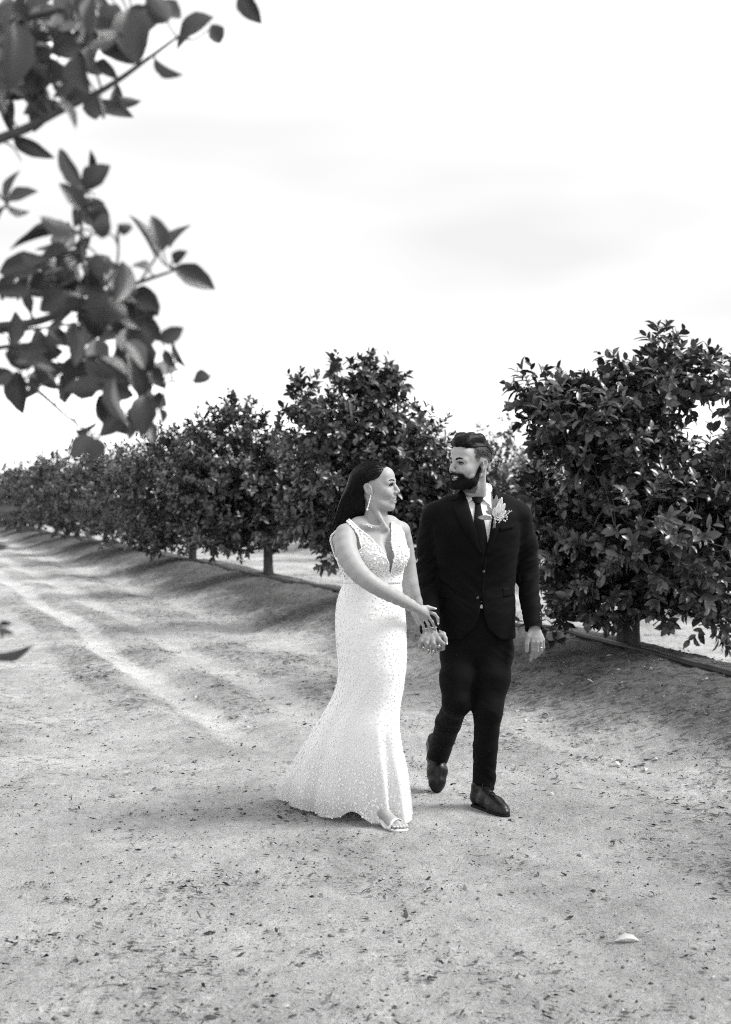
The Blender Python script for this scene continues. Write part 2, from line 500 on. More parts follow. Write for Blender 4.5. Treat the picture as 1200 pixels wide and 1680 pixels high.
def crown_leaves(lobes, ntwig, rs, leaf_len, nleaf=(7, 13)):
    """Leaves set spirally on short twigs; twigs start in ellipsoid lobes (centre, radii, weight) and point out and up."""
    C = np.array([l[0] for l in lobes]); Rr = np.array([l[1] for l in lobes])
    w = np.array([Rr[k].prod() ** 0.70 * (lobes[k][2] if len(lobes[k]) > 2 else 1) for k in range(len(lobes))]); w /= w.sum()
    k = rs.choice(len(lobes), ntwig, p=w)
    u = unit(rs.normal(size=(ntwig, 3)))
    rad = 1 - 0.80 * rs.random(ntwig) ** 1.35
    lump = 1 + 0.16 * vnoise(C[k] * 2.1 + u * 2.3, 31)
    org = C[k] + u * Rr[k] * (rad * lump)[:, None]
    n_out = unit(u / Rr[k])
    top = np.clip(u[:, 2], -1, 1)
    dirs = unit(n_out * 0.75 + np.array([0, 0, 1.0]) * (0.45 + 0.35 * top)[:, None] + rs.normal(size=(ntwig, 3)) * 0.38)
    droop = (u[:, 2] < -0.35)
    dirs[droop] = unit(dirs[droop] * np.array([1, 1, 0.2]) + np.array([0, 0, -0.45]))
    tl = rs.uniform(0.10, 0.22, ntwig) * (1 + 0.9 * (rs.random(ntwig) < 0.05) * (top > 0.3))
    base, dl, nl, ll, own = [], [], [], [], []
    cnt = rs.integers(nleaf[0], nleaf[1], ntwig)
    for m in range(nleaf[1]):
        sel = np.nonzero(cnt > m)[0]
        if not len(sel): break
        f = (m + 0.5) / cnt[sel]
        d = dirs[sel]
        ref = unit(np.cross(d, np.array([0.31, 0.17, 0.93])))
        ref2 = np.cross(d, ref)
        ph = m * 2.4 + rs.uniform(-0.5, 0.5, len(sel)) + sel * 1.7
        side = ref * np.cos(ph)[:, None] + ref2 * np.sin(ph)[:, None]
        base.append(org[sel] + d * (tl[sel] * f)[:, None])
        spread = 1.25 - 0.65 * f
        ld = unit(side * spread[:, None] + d * (0.55 + 0.6 * f)[:, None] + np.array([0, 0, -0.28]) * (1 - f)[:, None] + rs.normal(size=(len(sel), 3)) * 0.14)
        dl.append(ld)
        nl.append(unit(d * 0.9 - side * 0.3 + np.array([0, 0, 0.55]) + rs.normal(size=(len(sel), 3)) * 0.3))
        ll.append(leaf_len * rs.uniform(0.62, 1.18, len(sel)) * (1 - 0.35 * (f > 0.8)))
        own.append(sel)
    base, dl, nl, ll, own = map(np.concatenate, (base, dl, nl, ll, own))
    twt = np.clip(rs.normal(0.95, 0.28, ntwig) + 0.7 * (rs.random(ntwig) < 0.16), 0.35, 2.4)
    tone = np.clip(twt[own] * rs.uniform(0.6, 1.5, len(own)), 0.3, 3.0)
    fr = leaf_frames(base, dl, nl, ll, ll * rs.uniform(0.42, 0.60, len(ll)))
    return base, fr, tone, org, dirs, tl

def build_tree(name, px, d, lobes_px, label, ntwig, leaf_len, detail, nparts=0, seed=0, group='citrus trees of the orchard row', trunk_r=0.065, xyz=None, lobes=None):
    rs = np.random.default_rng(seed)
    if xyz is None:
        x = (px - 600) / FPX * d
        y = d
    else:
        x, y = xyz
    z = float(ground_h(np.array(x), np.array(y)))
    root = empty(name, (x, y, z - 0.04))
    tag(root, label, 'tree', group)
    if lobes is None:
        lobes = []
        for L in lobes_px:
            lx, ly, rx, ry = L[:4]
            dd = L[4] if len(L) > 4 else 0.0
            c = P(lx, ly, d + dd)
            s = (d + dd) / FPX
            rz = L[5] if len(L) > 5 else 0.5 * (rx + ry) * s
            lobes.append((c, np.maximum(np.array([rx * s, rz, ry * s]) - 0.085, 0.09), L[6] if len(L) > 6 else 1.0))
    base, fr, tone, org, dirs, tl = crown_leaves(lobes, ntwig, rs, leaf_len)
    keep = base[:, 2] - fr[:, 2, 1].clip(max=0) * -1 > ground_h(base[:, 0], base[:, 1]) + 0.05
    base, fr, tone = base[keep], fr[keep], tone[keep]
    # trunk and limbs
    mb = MB()
    top = np.array([x, y, z]) + np.array([rs.uniform(-.05, .05), rs.uniform(-.05, .05), 0.62])
    tp = spline([(x, y, z - 0.06), (x + rs.uniform(-.02, .02), y, z + 0.25), top], 8)
    mb.tube(tp, np.array([1.55, 1.15, 1.02, 1, .98, .95, .92, .9]) * trunk_r, 10)
    trunk_mb = mb
    limb_mb = MB()
    for c, r, *_ in lobes:
        mid = top * 0.45 + c * 0.55 + rs.normal(size=3) * 0.06 + np.array([0, 0, -0.08])
        endp = c + np.array([0, 0, 0.35 * r[2]])
        pts = spline([top - np.array([0, 0, 0.15]), mid, endp], 9)
        limb_mb.tube(pts, np.linspace(trunk_r * 0.42, 0.007, 9), 6)
        for _ in range(5):
            k = rs.integers(3, 9)
            e = c + unit(rs.normal(size=3)) * r * 0.85
            limb_mb.tube(spline([pts[k], (pts[k] + e) / 2 + rs.normal(size=3) * 0.04, e], 5), np.linspace(0.008, 0.003, 5), 4)
    if detail:   # the twigs that carry the leaves
        for k in rs.choice(len(org), min(len(org), 500), replace=False):
            limb_mb.tube(np.array([org[k] - dirs[k] * 0.16, org[k], org[k] + dirs[k] * tl[k] * 0.9]), [0.005, 0.004, 0.002], 3, False)
    V, F = trunk_mb.get()
    part('trunk', root, V, F, M['bark'])
    V, F = limb_mb.get()
    part('limbs', root, V, F, M['bark'])
    # nearest leaves in view as pieces of their own, the rest joined
    idx = np.zeros(len(base), bool)
    if nparts:
        ctr = base + fr[:, :, 1] * 0.5
        qx, qy = pix(ctr)
        score = np.linalg.norm(ctr - np.array([0, 0, CAMH]), axis=1) - 4 * np.linalg.norm(fr[:, :, 1], axis=1) + 6 * ((qx < 5) | (qx > 1195)) - 0.5 * np.abs(fr[:, 1, 2]) / np.linalg.norm(fr[:, :, 2], axis=1)
        idx[np.argsort(score)[:nparts]] = True
    V, T = leaf_mesh(fr[~idx], base[~idx], LEAF_HI if detail else LEAF_LO)
    nv = len((LEAF_HI if detail else LEAF_LO)[0])
    crown = part('crown', root, V, T, M['leaf'], True, np.repeat(tone[~idx], nv), kind='stuff')
    off = np.array(root.location)
    for q in np.nonzero(idx)[0]:
        o = link('leaf', single_leaf_mesh(int(rs.integers(0, 8))), None, crown)
        m4 = Matrix.Identity(4)
        for a in range(3):
            for b in range(3): m4[a][b] = fr[q, a, b]
            m4[a][3] = base[q, a] - off[a]
        o.matrix_local = m4
    return root

def row_depth(n): return 11.1 + TREE_DY * n
def row_px(n):
    d = row_depth(n)
    return 600 + FPX * (ROW_X0 - ROW_S * d) / d
def row_xyz(n, r):
    x, y = row_xy(r * ROW_GAP, 0)
    d = row_depth(n)
    # same across-row alignment for every row
    x0, y0 = ROW_X0 - ROW_S * d, d
    return x0 + r * ROW_GAP / ROW_N, y0 + r * ROW_GAP * ROW_S / ROW_N

build_tree('citrus_tree', 1030, 11.1, [
    (1010, 770, 135, 125, 0.0, 0.75), (930, 690, 95, 62, -0.2, 0.5), (872, 640, 38, 22, -0.2, 0.2, 1.3), (922, 655, 36, 34, -0.1, 0.25, 1.0),
    (1085, 630, 88, 55, 0.0, 0.45, 1.0), (1010, 640, 60, 45, 0, 0.35), (1090, 570, 40, 24, 0.0, 0.2, 1.5), (1150, 610, 48, 34, 0, 0.25, 1.0),
    (1065, 880, 150, 125, -0.35, 0.8), (945, 900, 70, 110, 0.0, 0.55), (880, 860, 45, 95, 0.15, 0.4), (1180, 800, 110, 95, -0.1, 0.6),
    (1130, 960, 75, 62, -0.5, 0.4), (985, 985, 85, 45, -0.2, 0.4), (1165, 1020, 26, 40, -0.5, 0.2, 1.1), (905, 1030, 24, 26, -0.2, 0.2),
    (1090, 1005, 40, 22, -0.5, 0.2, 1.0), (1260, 880, 110, 120, 0, 0.6), (1220, 640, 50, 45, 0.1, 0.3), (1230, 740, 50, 60, 0.0, 0.3), (1190, 960, 60, 60, -0.2, 0.4)],
    'largest citrus tree, dense and glossy, cut by the photo\'s right edge beside the groom', 2000, 0.106, True, 300, 11, trunk_r=0.085)
build_tree('citrus_tree', row_px(1), row_depth(1), [
    (610, 660, 70, 55, 0, 0.45), (600, 612, 62, 22, 0, 0.25, 1.0), (545, 605, 18, 18, 0, 0.15, 1.0), (650, 625, 22, 26, 0, 0.2), (495, 655, 30, 42, -0.2, 0.3), (545, 710, 90, 60, -0.2, 0.6),
    (660, 745, 85, 80, 0, 0.6), (600, 800, 140, 85, -0.1, 0.9), (530, 850, 85, 55, -0.3, 0.5), (700, 830, 85, 70, 0.0, 0.6), (545, 920, 26, 24, -0.4, 0.2), (625, 890, 80, 40, 0, 0.5), (735, 790, 50, 60, 0, 0.4)],
    'tall citrus tree rising behind the bride, its top above her head', 1700, 0.108, True, 300, 12)
build_tree('citrus_tree', row_px(2), row_depth(2), [
    (385, 705, 70, 42, 0, 0.55), (372, 668, 22, 22, 0, 0.2, 1.0), (405, 670, 16, 20, 0, 0.15), (330, 705, 36, 30, 0, 0.3), (450, 745, 70, 55, 0, 0.6), (395, 790, 120, 75, -0.1, 1.0),
    (480, 820, 60, 62, -0.1, 0.6), (350, 830, 70, 60, 0, 0.6), (430, 862, 105, 42, 0, 0.8), (365, 885, 50, 26, -0.2, 0.4), (388, 905, 22, 18, -0.5, 0.2), (310, 770, 45, 55, 0.1, 0.5), (510, 870, 30, 25, 0, 0.2)],
    'citrus tree with a bare trunk showing just left of the bride\'s shoulder', 1500, 0.108, True, 300, 13, trunk_r=0.075)
build_tree('citrus_tree', row_px(3), row_depth(3), [
    (295, 735, 70, 42, 0, 0.6), (270, 712, 28, 18, 0, 0.25), (330, 720, 26, 25, 0, 0.2), (290, 800, 100, 68, 0, 1.0), (350, 815, 60, 58, 0, 0.6), (235, 795, 60, 65, 0, 0.7), (300, 872, 100, 42, 0, 0.9), (235, 880, 50, 30, -0.2, 0.4), (240, 900, 24, 20, -0.5, 0.25)],
    'citrus tree fourth from the right, hanging low over the berm left of the bride', 1300, 0.10, True, 0, 14, trunk_r=0.07)
def generic_lobes(x, y, rs, h=2.55, w=1.25, grd=None, skirt=True):
    z = float(ground_h(np.array(x), np.array(y))) if grd is None else grd
    L = [(np.array([x, y, z + 1.35]), np.array([w, w, 0.95])), (np.array([x, y, z + 0.85]), np.array([w * 0.95, w * 0.95, 0.5]))]
    if skirt:
        for k in range(6):
            a = k * 1.05 + rs.uniform(-.3, .3)
            L.append((np.array([x + 0.75 * w * math.cos(a), y + 0.75 * w * math.sin(a), z + rs.uniform(0.42, 0.6)]), np.array([0.45, 0.45, 0.32])))
    for _ in range(6):
        a, q = rs.uniform(0, 2 * math.pi), rs.uniform(0.25, 0.85) * w
        L.append((np.array([x + q * math.cos(a), y + q * math.sin(a), z + rs.uniform(1.3, h - 0.35)]), np.array([1, 1, 0.9]) * rs.uniform(0.28, 0.55)))
    for _ in range(3):
        a, q = rs.uniform(0, 2 * math.pi), rs.uniform(0.0, 0.5) * w
        L.append((np.array([x + q * math.cos(a), y + q * math.sin(a), z + h - rs.uniform(0.05, 0.3)]), np.array([0.22, 0.22, 0.3])))
    return L
ORD = ['fifth', 'sixth', 'seventh', 'eighth', 'ninth', 'tenth', 'eleventh', 'twelfth']
rs0 = np.random.default_rng(5)
for n in range(4, 12):
    x, y = row_xyz(n, 0)
    build_tree('citrus_tree', 0, 0, None, ORD[n - 4] + ' citrus tree from the right in the front row, receding to the left', 1150 - 60 * n, 0.11 + 0.006 * n, False, 0, 20 + n, xyz=(x, y), lobes=generic_lobes(x, y, rs0, 2.4 + 0.32 * rs0.random(), 1.55 + 0.25 * rs0.random()))
# one more of the same row stands just outside the right edge; a step aside would show it
x, y = row_xyz(-1, 0)
build_tree('citrus_tree', 0, 0, None, 'citrus tree of the front row nearest the camera, beyond the right edge', 700, 0.10, False, 0, 19, xyz=(x, y), lobes=generic_lobes(x, y, rs0, 2.5, 1.15))
WH = ['first', 'second', 'third', 'fourth', 'fifth', 'sixth', 'seventh', 'eighth', 'ninth', 'tenth', 'eleventh', 'twelfth']
for n in range(1, 9):
    x, y = row_xyz(n, 1)
    build_tree('citrus_tree', 0, 0, None, WH[n - 1] + ' citrus tree from the right in the blurred row behind the front row', 800 - 40 * n, 0.13, False, 0, 50 + n, 'citrus trees of the second row', xyz=(x, y), lobes=generic_lobes(x, y, rs0, 2.65, 1.35))
for n in range(1, 7):
    x, y = row_xyz(n, 2)
    build_tree('citrus_tree', 0, 0, None, WH[n - 1] + ' citrus tree from the right in the far third row', 420, 0.16, False, 0, 70 + n, 'citrus trees of the third row', xyz=(x, y), lobes=generic_lobes(x, y, rs0, 2.65, 1.5))

# irrigation hose along the berm
def build_hose():
    t = np.concatenate([np.linspace(4.5, 30, 110), np.linspace(30.5, 75, 60)])
    p = -0.20 + 0.05 * vnoise(np.stack([t * 0.45, t * 0 + 9], -1), 3)
    x, y = row_xy(p, t)
    z = ground_h(x, y) + 0.012
    z = 0.5 * z + 0.5 * np.convolve(np.pad(z, 3, 'edge'), np.ones(7) / 7, 'valid')
    V, Q, T = tube(np.stack([x, y, z], -1), 0.024, 8)
    o = link('irrigation_hose', mesh_np('irrigation_hose', V, [Q, T]), M['hose'])
    tag(o, 'long black irrigation hose lying along the berm under the front row of trees', 'hose')
build_hose()

# ------------------------------------------------------------------ leaf litter and crumbs of soil
def scatter(n, rs, amax=20.0):
    """Points on the ground in front of the camera, about even per photo area."""
    r = np.exp(rs.uniform(math.log(3.6), math.log(32), n))
    a = rs.uniform(-R(amax), R(amax), n)
    return r * np.sin(a), r * np.cos(a)
def build_litter():
    rs = np.random.default_rng(3)
    # drifts: many small heaps where the soil is loose, fewer elsewhere, plus single bits everywhere
    hx, hy = scatter(16000, rs)
    hk = rs.random(len(hx)) < np.clip(litter_density(hx, hy) * 0.50, 0, 1)
    hx, hy = hx[hk], hy[hk]
    cn = np.clip(np.exp(rs.normal(1.7, 0.9, len(hx))), 1, 60).astype(int)
    own = np.repeat(np.arange(len(hx)), cn)
    sp = rs.uniform(0.02, 0.11, len(hx))[own]
    x = hx[own] + rs.normal(size=len(own)) * sp * 1.5
    y = hy[own] + rs.normal(size=len(own)) * sp
    sx, sy = scatter(3500, rs)
    x, y = np.concatenate([x, sx]), np.concatenate([y, sy])
    n = len(x)
    L = np.exp(rs.normal(math.log(0.018), 0.5, n)) * np.clip(0.75 + 0.35 * litter_density(x, y), 0.8, 1.6)
    L = np.clip(L, 0.006, 0.05)
    z = ground_h(x, y) + 0.003
    a = rs.uniform(0, 2 * math.pi, n)
    dr = np.stack([np.cos(a), np.sin(a), rs.normal(0, 0.22, n)], -1)
    nm = unit(np.stack([rs.normal(0, 0.4, n), rs.normal(0, 0.4, n), np.ones(n)], -1))
    fr = leaf_frames(None, dr, nm, L, L * rs.uniform(0.10, 0.42, n))
    fr[:, :, 2] *= rs.uniform(-1.8, 2.2, n)[:, None]
    base = np.stack([x, y, z + 0.004 + np.abs(fr[:, 2, 1]) * 0.5], -1)
    V, T = leaf_mesh(fr, base, LEAF_CHIP)
    light = rs.random(n) < 0.10
    tone = np.where(light, rs.uniform(0.9, 1.6, n), rs.uniform(0.06, 0.6, n))
    o = link('leaf_litter', mesh_np('leaf_litter', V, T, True, np.repeat(tone, len(LEAF_CHIP[0]))), M['litter'])
    tag(o, 'dry broken leaves and twigs scattered over the sandy track', 'leaf litter', kind='stuff')
    # crumbs of soil
    x, y = scatter(17000, rs)
    k = rs.random(len(x)) < 0.30 + 0.5 * np.clip(fbm(np.stack([x * 2, y * 1.5], -1), 3, 77) * 2, 0, 1)
    x, y = x[k], y[k]
    n = len(x)
    s = np.clip(np.exp(rs.normal(math.log(0.0030), 0.5, n)), 0.0015, 0.010)
    oct_v = np.array([(1, 0, 0), (0, 1, 0), (-1, 0, 0), (0, -1, 0), (0, 0, 0.8), (0, 0, -0.6)], float)
    oct_t = np.array([(0, 1, 4), (1, 2, 4), (2, 3, 4), (3, 0, 4), (1, 0, 5), (2, 1, 5), (3, 2, 5), (0, 3, 5)])
    a = rs.uniform(0, 2 * math.pi, n)
    ca, sa = np.cos(a), np.sin(a)
    V = oct_v[None] * s[:, None, None] * rs.uniform(0.6, 1.4, (n, 6, 1)) * np.stack([rs.uniform(0.7, 1.8, n), np.ones(n), np.ones(n)], -1)[:, None]
    V = np.stack([V[..., 0] * ca[:, None] - V[..., 1] * sa[:, None], V[..., 0] * sa[:, None] + V[..., 1] * ca[:, None], V[..., 2]], -1)
    V += np.stack([x, y, ground_h(x, y) + s * 0.3], -1)[:, None]
    T = oct_t[None] + (np.arange(n) * 6)[:, None, None]
    o = link('soil_crumbs', mesh_np('soil_crumbs', V.reshape(-1, 3), T.reshape(-1, 3), True, np.repeat(rs.uniform(0.25, 1.5, n), 6)), M['clod'])
    tag(o, 'small dark crumbs of soil strewn over the pale sand', 'soil crumbs', kind='stuff')
    # the largest single leaves, each a thing
    spots = []
    for (cx, cy, n_, sx, sy, lab) in [(862, 1185, 8, 20, 7, 'dry curled leaf below the berm, just right of the groom\'s knee'), (1058, 1258, 9, 24, 7, 'dry curled leaf in the small heap at the right, below the big tree'), (905, 1292, 8, 24, 8, 'dry curled leaf in the scatter right of the groom\'s leading shoe'),
                                      (320, 1160, 7, 32, 12, 'dry leaf at the edge of the pale wheel track left of the bride'), (395, 1185, 6, 26, 12, 'dry leaf between the wheel track and the bride\'s train'), (700, 1150, 6, 40, 20, 'dry leaf on the sand between the couple, beside the groom\'s knee'),
                                      (820, 1270, 5, 20, 10, 'dry leaf close behind the groom\'s leading shoe'), (1150, 1330, 4, 28, 16, 'dry leaf on bare sand near the right edge'), (470, 1150, 6, 36, 24, 'dry leaf on the litter left of the bride\'s knees'), (660, 1240, 7, 18, 18, 'dry leaf on the sand between the gown and the groom\'s raised shoe'),
                                      (960, 1130, 6, 40, 16, 'dry leaf lying on the shaded foot of the berm')]:
        for _ in range(n_):
            spots.append((rs.normal(cx, sx), rs.normal(cy, sy), rs.uniform(0.035, 0.072), lab))
    meshes = []
    for q in range(6):
        V, T = LEAF_HI
        V = V.copy()
        V[:, 2] = V[:, 2] * rs.uniform(-1.5, 1.6) + 0.22 * np.abs(V[:, 0]) * rs.uniform(0, 2) + 0.1 * np.sin(V[:, 1] * 5 + q)
        me = mesh_np('fallen_leaf', V, T, True, np.full(len(V), [1.1, 0.5, 1.5, 0.8, 1.3, 1.9][q]))
        me.materials.append(M['litter'])
        meshes.append(me)
    def put(px_, py_, L, me, wd, ang, lab, grp):
        d = CAMH * FPX / (py_ - HORIZ)
        for _ in range(4):
            q = P(px_, py_, d); d += (q[2] - float(ground_h(q[0], q[1]))) * d / CAMH
        q = P(px_, py_, d)
        o = link('fallen_leaf', me)
        o.scale = (L * wd, L, L)
        o.rotation_euler = (rs.uniform(-.12, .2), rs.uniform(-.4, .4), ang)
        lo = min((o.rotation_euler.to_matrix() @ Vector((v.co.x * L * wd, v.co.y * L, v.co.z * L))).z for v in me.vertices)
        o.location = (q[0], q[1], float(ground_h(q[0], q[1])) - lo + 0.001)
        tag(o, lab, 'leaf', grp)
    for (a, b, L, lab) in spots:
        put(a, b, L, meshes[int(rs.integers(0, 6))], rs.uniform(0.3, 0.5), rs.uniform(0, 6.28), lab, 'single dry leaves on the sand')
    put(1008, 1545, 0.085, meshes[5], 0.34, R(-95), 'largest pale curled leaf alone on the sand, bottom right', None)
build_litter()
# ------------------------------------------------------------------ solid shapes by distance field
class Vol:
    def __init__(s, lo, hi, h):
        s.lo = np.asarray(lo, float); s.h = h
        n = np.ceil((np.asarray(hi, float) - s.lo) / h).astype(int) + 1
        s.f = np.full(n, 0.5, np.float32)
    def win(s, lo, hi):
        a = np.maximum(np.floor((np.asarray(lo) - s.lo) / s.h).astype(int), 0)
        b = np.minimum(np.ceil((np.asarray(hi) - s.lo) / s.h).astype(int) + 1, s.f.shape)
        if np.any(b <= a): return None
        sl = tuple(slice(i, j) for i, j in zip(a, b))
        g = [(s.lo[k] + s.h * np.arange(a[k], b[k])).astype(np.float32) for k in range(3)]
        return sl, g[0][:, None, None], g[1][None, :, None], g[2][None, None, :]
    def put(s, fn, lo, hi, k=0.01, op=1):
        m = max(k, 4 * s.h) + 0.004
        w = s.win(np.asarray(lo) - m, np.asarray(hi) + m)
        if w is None: return
        sl, x, y, z = w
        d = fn(x, y, z)
        f = s.f[sl]
        if op > 0:
            if k <= 0: s.f[sl] = np.minimum(f, d); return
            h = np.clip(0.5 + 0.5 * (f - d) / k, 0, 1)
            s.f[sl] = f * (1 - h) + d * h - k * h * (1 - h)
        else:
            if k <= 0: s.f[sl] = np.maximum(f, -d); return
            h = np.clip(0.5 - 0.5 * (f + d) / k, 0, 1)
            s.f[sl] = f * (1 - h) - d * h + k * h * (1 - h)
    def cone(s, a, b, ra, rb, k=0.01, op=1, flat=None):
        """Tapered capsule; flat=(axis, factor) thins it along a unit axis."""
        a = np.asarray(a, float); b = np.asarray(b, float); ba = b - a; L2 = float(ba @ ba) + 1e-12
        r = max(ra, rb)
        def fn(x, y, z):
            px, py, pz = x - a[0], y - a[1], z - a[2]
            t = np.clip((px * ba[0] + py * ba[1] + pz * ba[2]) / L2, 0, 1)
            qx, qy, qz = px - t * ba[0], py - t * ba[1], pz - t * ba[2]
            d2 = qx * qx + qy * qy + qz * qz
            if flat is not None:
                ax, fc = flat
                c = qx * ax[0] + qy * ax[1] + qz * ax[2]
                d2 = d2 + c * c * (1 / fc ** 2 - 1)
                return (np.sqrt(d2) - (ra + (rb - ra) * t)) * (0.5 + 0.5 * fc)
            return np.sqrt(d2) - (ra + (rb - ra) * t)
        s.put(fn, np.minimum(a, b) - r, np.maximum(a, b) + r, k, op)
    def chain(s, pts, rad, k=0.01, op=1, n=None, flat=None):
        pts = np.asarray(pts, float)
        rad = np.broadcast_to(np.asarray(rad, float), (len(pts),))
        if n:
            q = spline(np.concatenate([pts, rad[:, None]], 1), n)
            pts, rad = q[:, :3], q[:, 3]
        for i in range(len(pts) - 1):
            s.cone(pts[i], pts[i + 1], rad[i], rad[i + 1], k, op, flat)
    def ell(s, c, r, Rm=None, k=0.01, op=1):
        c = np.asarray(c, float); r = np.asarray(r, float)
        Rm = np.eye(3) if Rm is None else np.asarray(Rm)
        ext = np.sqrt(((Rm * r) ** 2).sum(1))
        def fn(x, y, z):
            px, py, pz = x - c[0], y - c[1], z - c[2]
            q = [px * Rm[0, j] + py * Rm[1, j] + pz * Rm[2, j] for j in range(3)]
            k0 = np.sqrt(sum((q[j] / r[j]) ** 2 for j in range(3)))
            k1 = np.sqrt(sum((q[j] / r[j] ** 2) ** 2 for j in range(3))) + 1e-9
            return k0 * (k0 - 1) / k1
        s.put(fn, c - ext, c + ext, k, op)
    def stack(s, knots, k=0.01, op=1, power=2.0):
        """Loft of ellipses: knots (z, cx, cy, a, b) interpolated smoothly along z."""
        kn = np.array(sorted(knots))
        zz = kn[:, 0]
        zs = np.linspace(zz[0], zz[-1], 160)
        tab = spl1(zz, kn[:, 1:], zs)
        lo = np.array([(tab[:, 0] - tab[:, 2]).min(), (tab[:, 1] - tab[:, 3]).min(), zz[0]])
        hi = np.array([(tab[:, 0] + tab[:, 2]).max(), (tab[:, 1] + tab[:, 3]).max(), zz[-1]])
        def fn(x, y, z):
            zc = np.clip(z, zz[0], zz[-1]).ravel()
            cx, cy, a, b = [np.interp(zc, zs, tab[:, j]).reshape(z.shape) for j in range(4)]
            qx, qy = np.abs(x - cx) / a, np.abs(y - cy) / b
            e = (qx ** power + qy ** power) ** (1 / power)
            d = (e - 1) * np.minimum(a, b) * 0.9
            return np.maximum(d, np.maximum(zz[0] - z, z - zz[-1]))
        s.put(fn, lo, hi, k, op)
    def sample(s, p):
        q = (np.asarray(p, float) - s.lo) / s.h
        q = np.clip(q, 0, np.array(s.f.shape) - 1.001)
        b = q.astype(int); t = q - b
        o = 0
        for dx in (0, 1):
            for dy in (0, 1):
                for dz in (0, 1):
                    w = (t[..., 0] if dx else 1 - t[..., 0]) * (t[..., 1] if dy else 1 - t[..., 1]) * (t[..., 2] if dz else 1 - t[..., 2])
                    o = o + w * s.f[b[..., 0] + dx, b[..., 1] + dy, b[..., 2] + dz]
        return o
    def grad(s, p):
        e = s.h
        g = np.stack([s.sample(p + np.eye(3)[k] * e) - s.sample(p - np.eye(3)[k] * e) for k in range(3)], -1)
        return unit(g)
    def mesh(s, iso=0.0):
        return surface_nets(s.f - np.float32(iso) if iso else s.f, s.lo, s.h)
    def drape(s, px_, py_, d0, d1, off=0.0):
        """First point of the surface (offset off) along the sight line of each photo pixel."""
        ds = np.linspace(d0, d1, 260)
        pp = P(np.asarray(px_)[..., None], np.asarray(py_)[..., None], ds)
        v = s.sample(pp) - off
        hit = v < 0
        i = np.argmax(hit, -1)
        none = ~hit.any(-1)
        i = np.clip(i, 1, len(ds) - 1)
        a = np.take_along_axis(v, (i - 1)[..., None], -1)[..., 0]
        b = np.take_along_axis(v, i[..., None], -1)[..., 0]
        t = np.clip(a / (a - b + 1e-9), 0, 1)
        d = ds[i - 1] + t * (ds[i] - ds[i - 1])
        d = np.where(none, np.nan, d)
        if none.any():
            good = ~none
            fill = np.nanmedian(d) if good.any() else 0.5 * (d0 + d1)
            d = np.where(none, fill, d)
        return P(px_, py_, d)
def spl1(x, Y, q):
    """Monotone-ish cubic (Hermite, finite-difference slopes) of columns Y over x."""
    Y = np.asarray(Y, float)
    m = np.gradient(Y, x, axis=0)
    k = np.clip(np.searchsorted(x, q) - 1, 0, len(x) - 2)
    h = (x[k + 1] - x[k]); t = (q - x[k]) / h
    t, h = t[:, None], h[:, None]
    return (2 * t ** 3 - 3 * t ** 2 + 1) * Y[k] + (t ** 3 - 2 * t ** 2 + t) * h * m[k] + (3 * t ** 2 - 2 * t ** 3) * Y[k + 1] + (t ** 3 - t ** 2) * h * m[k + 1]
def surface_nets(f, lo, h):
    neg = f < 0
    nx, ny, nz = f.shape
    c = [neg[i:nx - 1 + i, j:ny - 1 + j, k:nz - 1 + k] for i in (0, 1) for j in (0, 1) for k in (0, 1)]
    allc = c[0].copy(); anyc = c[0].copy()
    for q in c[1:]:
        allc &= q; anyc |= q
    cell = anyc & ~allc
    idx = np.argwhere(cell)
    num = np.full(cell.shape, -1, np.int32)
    num[cell] = np.arange(len(idx), dtype=np.int32)
    corner = np.array([(i, j, k) for i in (0, 1) for j in (0, 1) for k in (0, 1)])
    vals = np.stack([f[idx[:, 0] + a, idx[:, 1] + b, idx[:, 2] + e] for a, b, e in corner], 1).astype(float)
    acc = np.zeros((len(idx), 3)); cnt = np.zeros(len(idx))
    for a in range(8):
        for b in range(a + 1, 8):
            if np.abs(corner[a] - corner[b]).sum() != 1: continue
            va, vb = vals[:, a], vals[:, b]
            m = (va < 0) != (vb < 0)
            t = np.where(m, va / np.where(m, va - vb, 1), 0)
            acc += np.where(m[:, None], corner[a] + t[:, None] * (corner[b] - corner[a]), 0)
            cnt += m
    V = lo + h * (idx + acc / np.maximum(cnt, 1)[:, None])
    Q = []
    for ax in range(3):
        u, v = [(1, 2), (2, 0), (0, 1)][ax]
        sl0 = [slice(1, -1)] * 3; sl1 = [slice(1, -1)] * 3
        sl0[ax] = slice(0, -1); sl1[ax] = slice(1, None)
        n0, n1 = neg[tuple(sl0)], neg[tuple(sl1)]
        e = np.argwhere(n0 != n1)
        if not len(e): continue
        inside = n0[e[:, 0], e[:, 1], e[:, 2]]
        p = e.copy()
        for q in range(3):
            if q != ax: p[:, q] += 1
        def cid(du, dv):
            r = p.copy(); r[:, u] -= du; r[:, v] -= dv
            return num[r[:, 0], r[:, 1], r[:, 2]]
        q4 = np.stack([cid(1, 1), cid(0, 1), cid(0, 0), cid(1, 0)], 1)
        q4[~inside] = q4[~inside][:, ::-1]
        Q.append(q4)
    Q = np.concatenate(Q)
    Q = Q[(Q >= 0).all(1)]
    return V, Q
def normals_of(V, Q):
    a, b, c, d = (V[Q[:, k]] for k in range(4))
    n = np.cross(c - a, d - b)
    N = np.zeros_like(V)
    for k in range(4): np.add.at(N, Q[:, k], n)
    return unit(N)
def submesh(V, Q, keepv):
    kq = keepv[Q].all(1)
    Q = Q[kq]
    used = np.unique(Q)
    re = np.full(len(V), -1); re[used] = np.arange(len(used))
    return V[used], re[Q], used
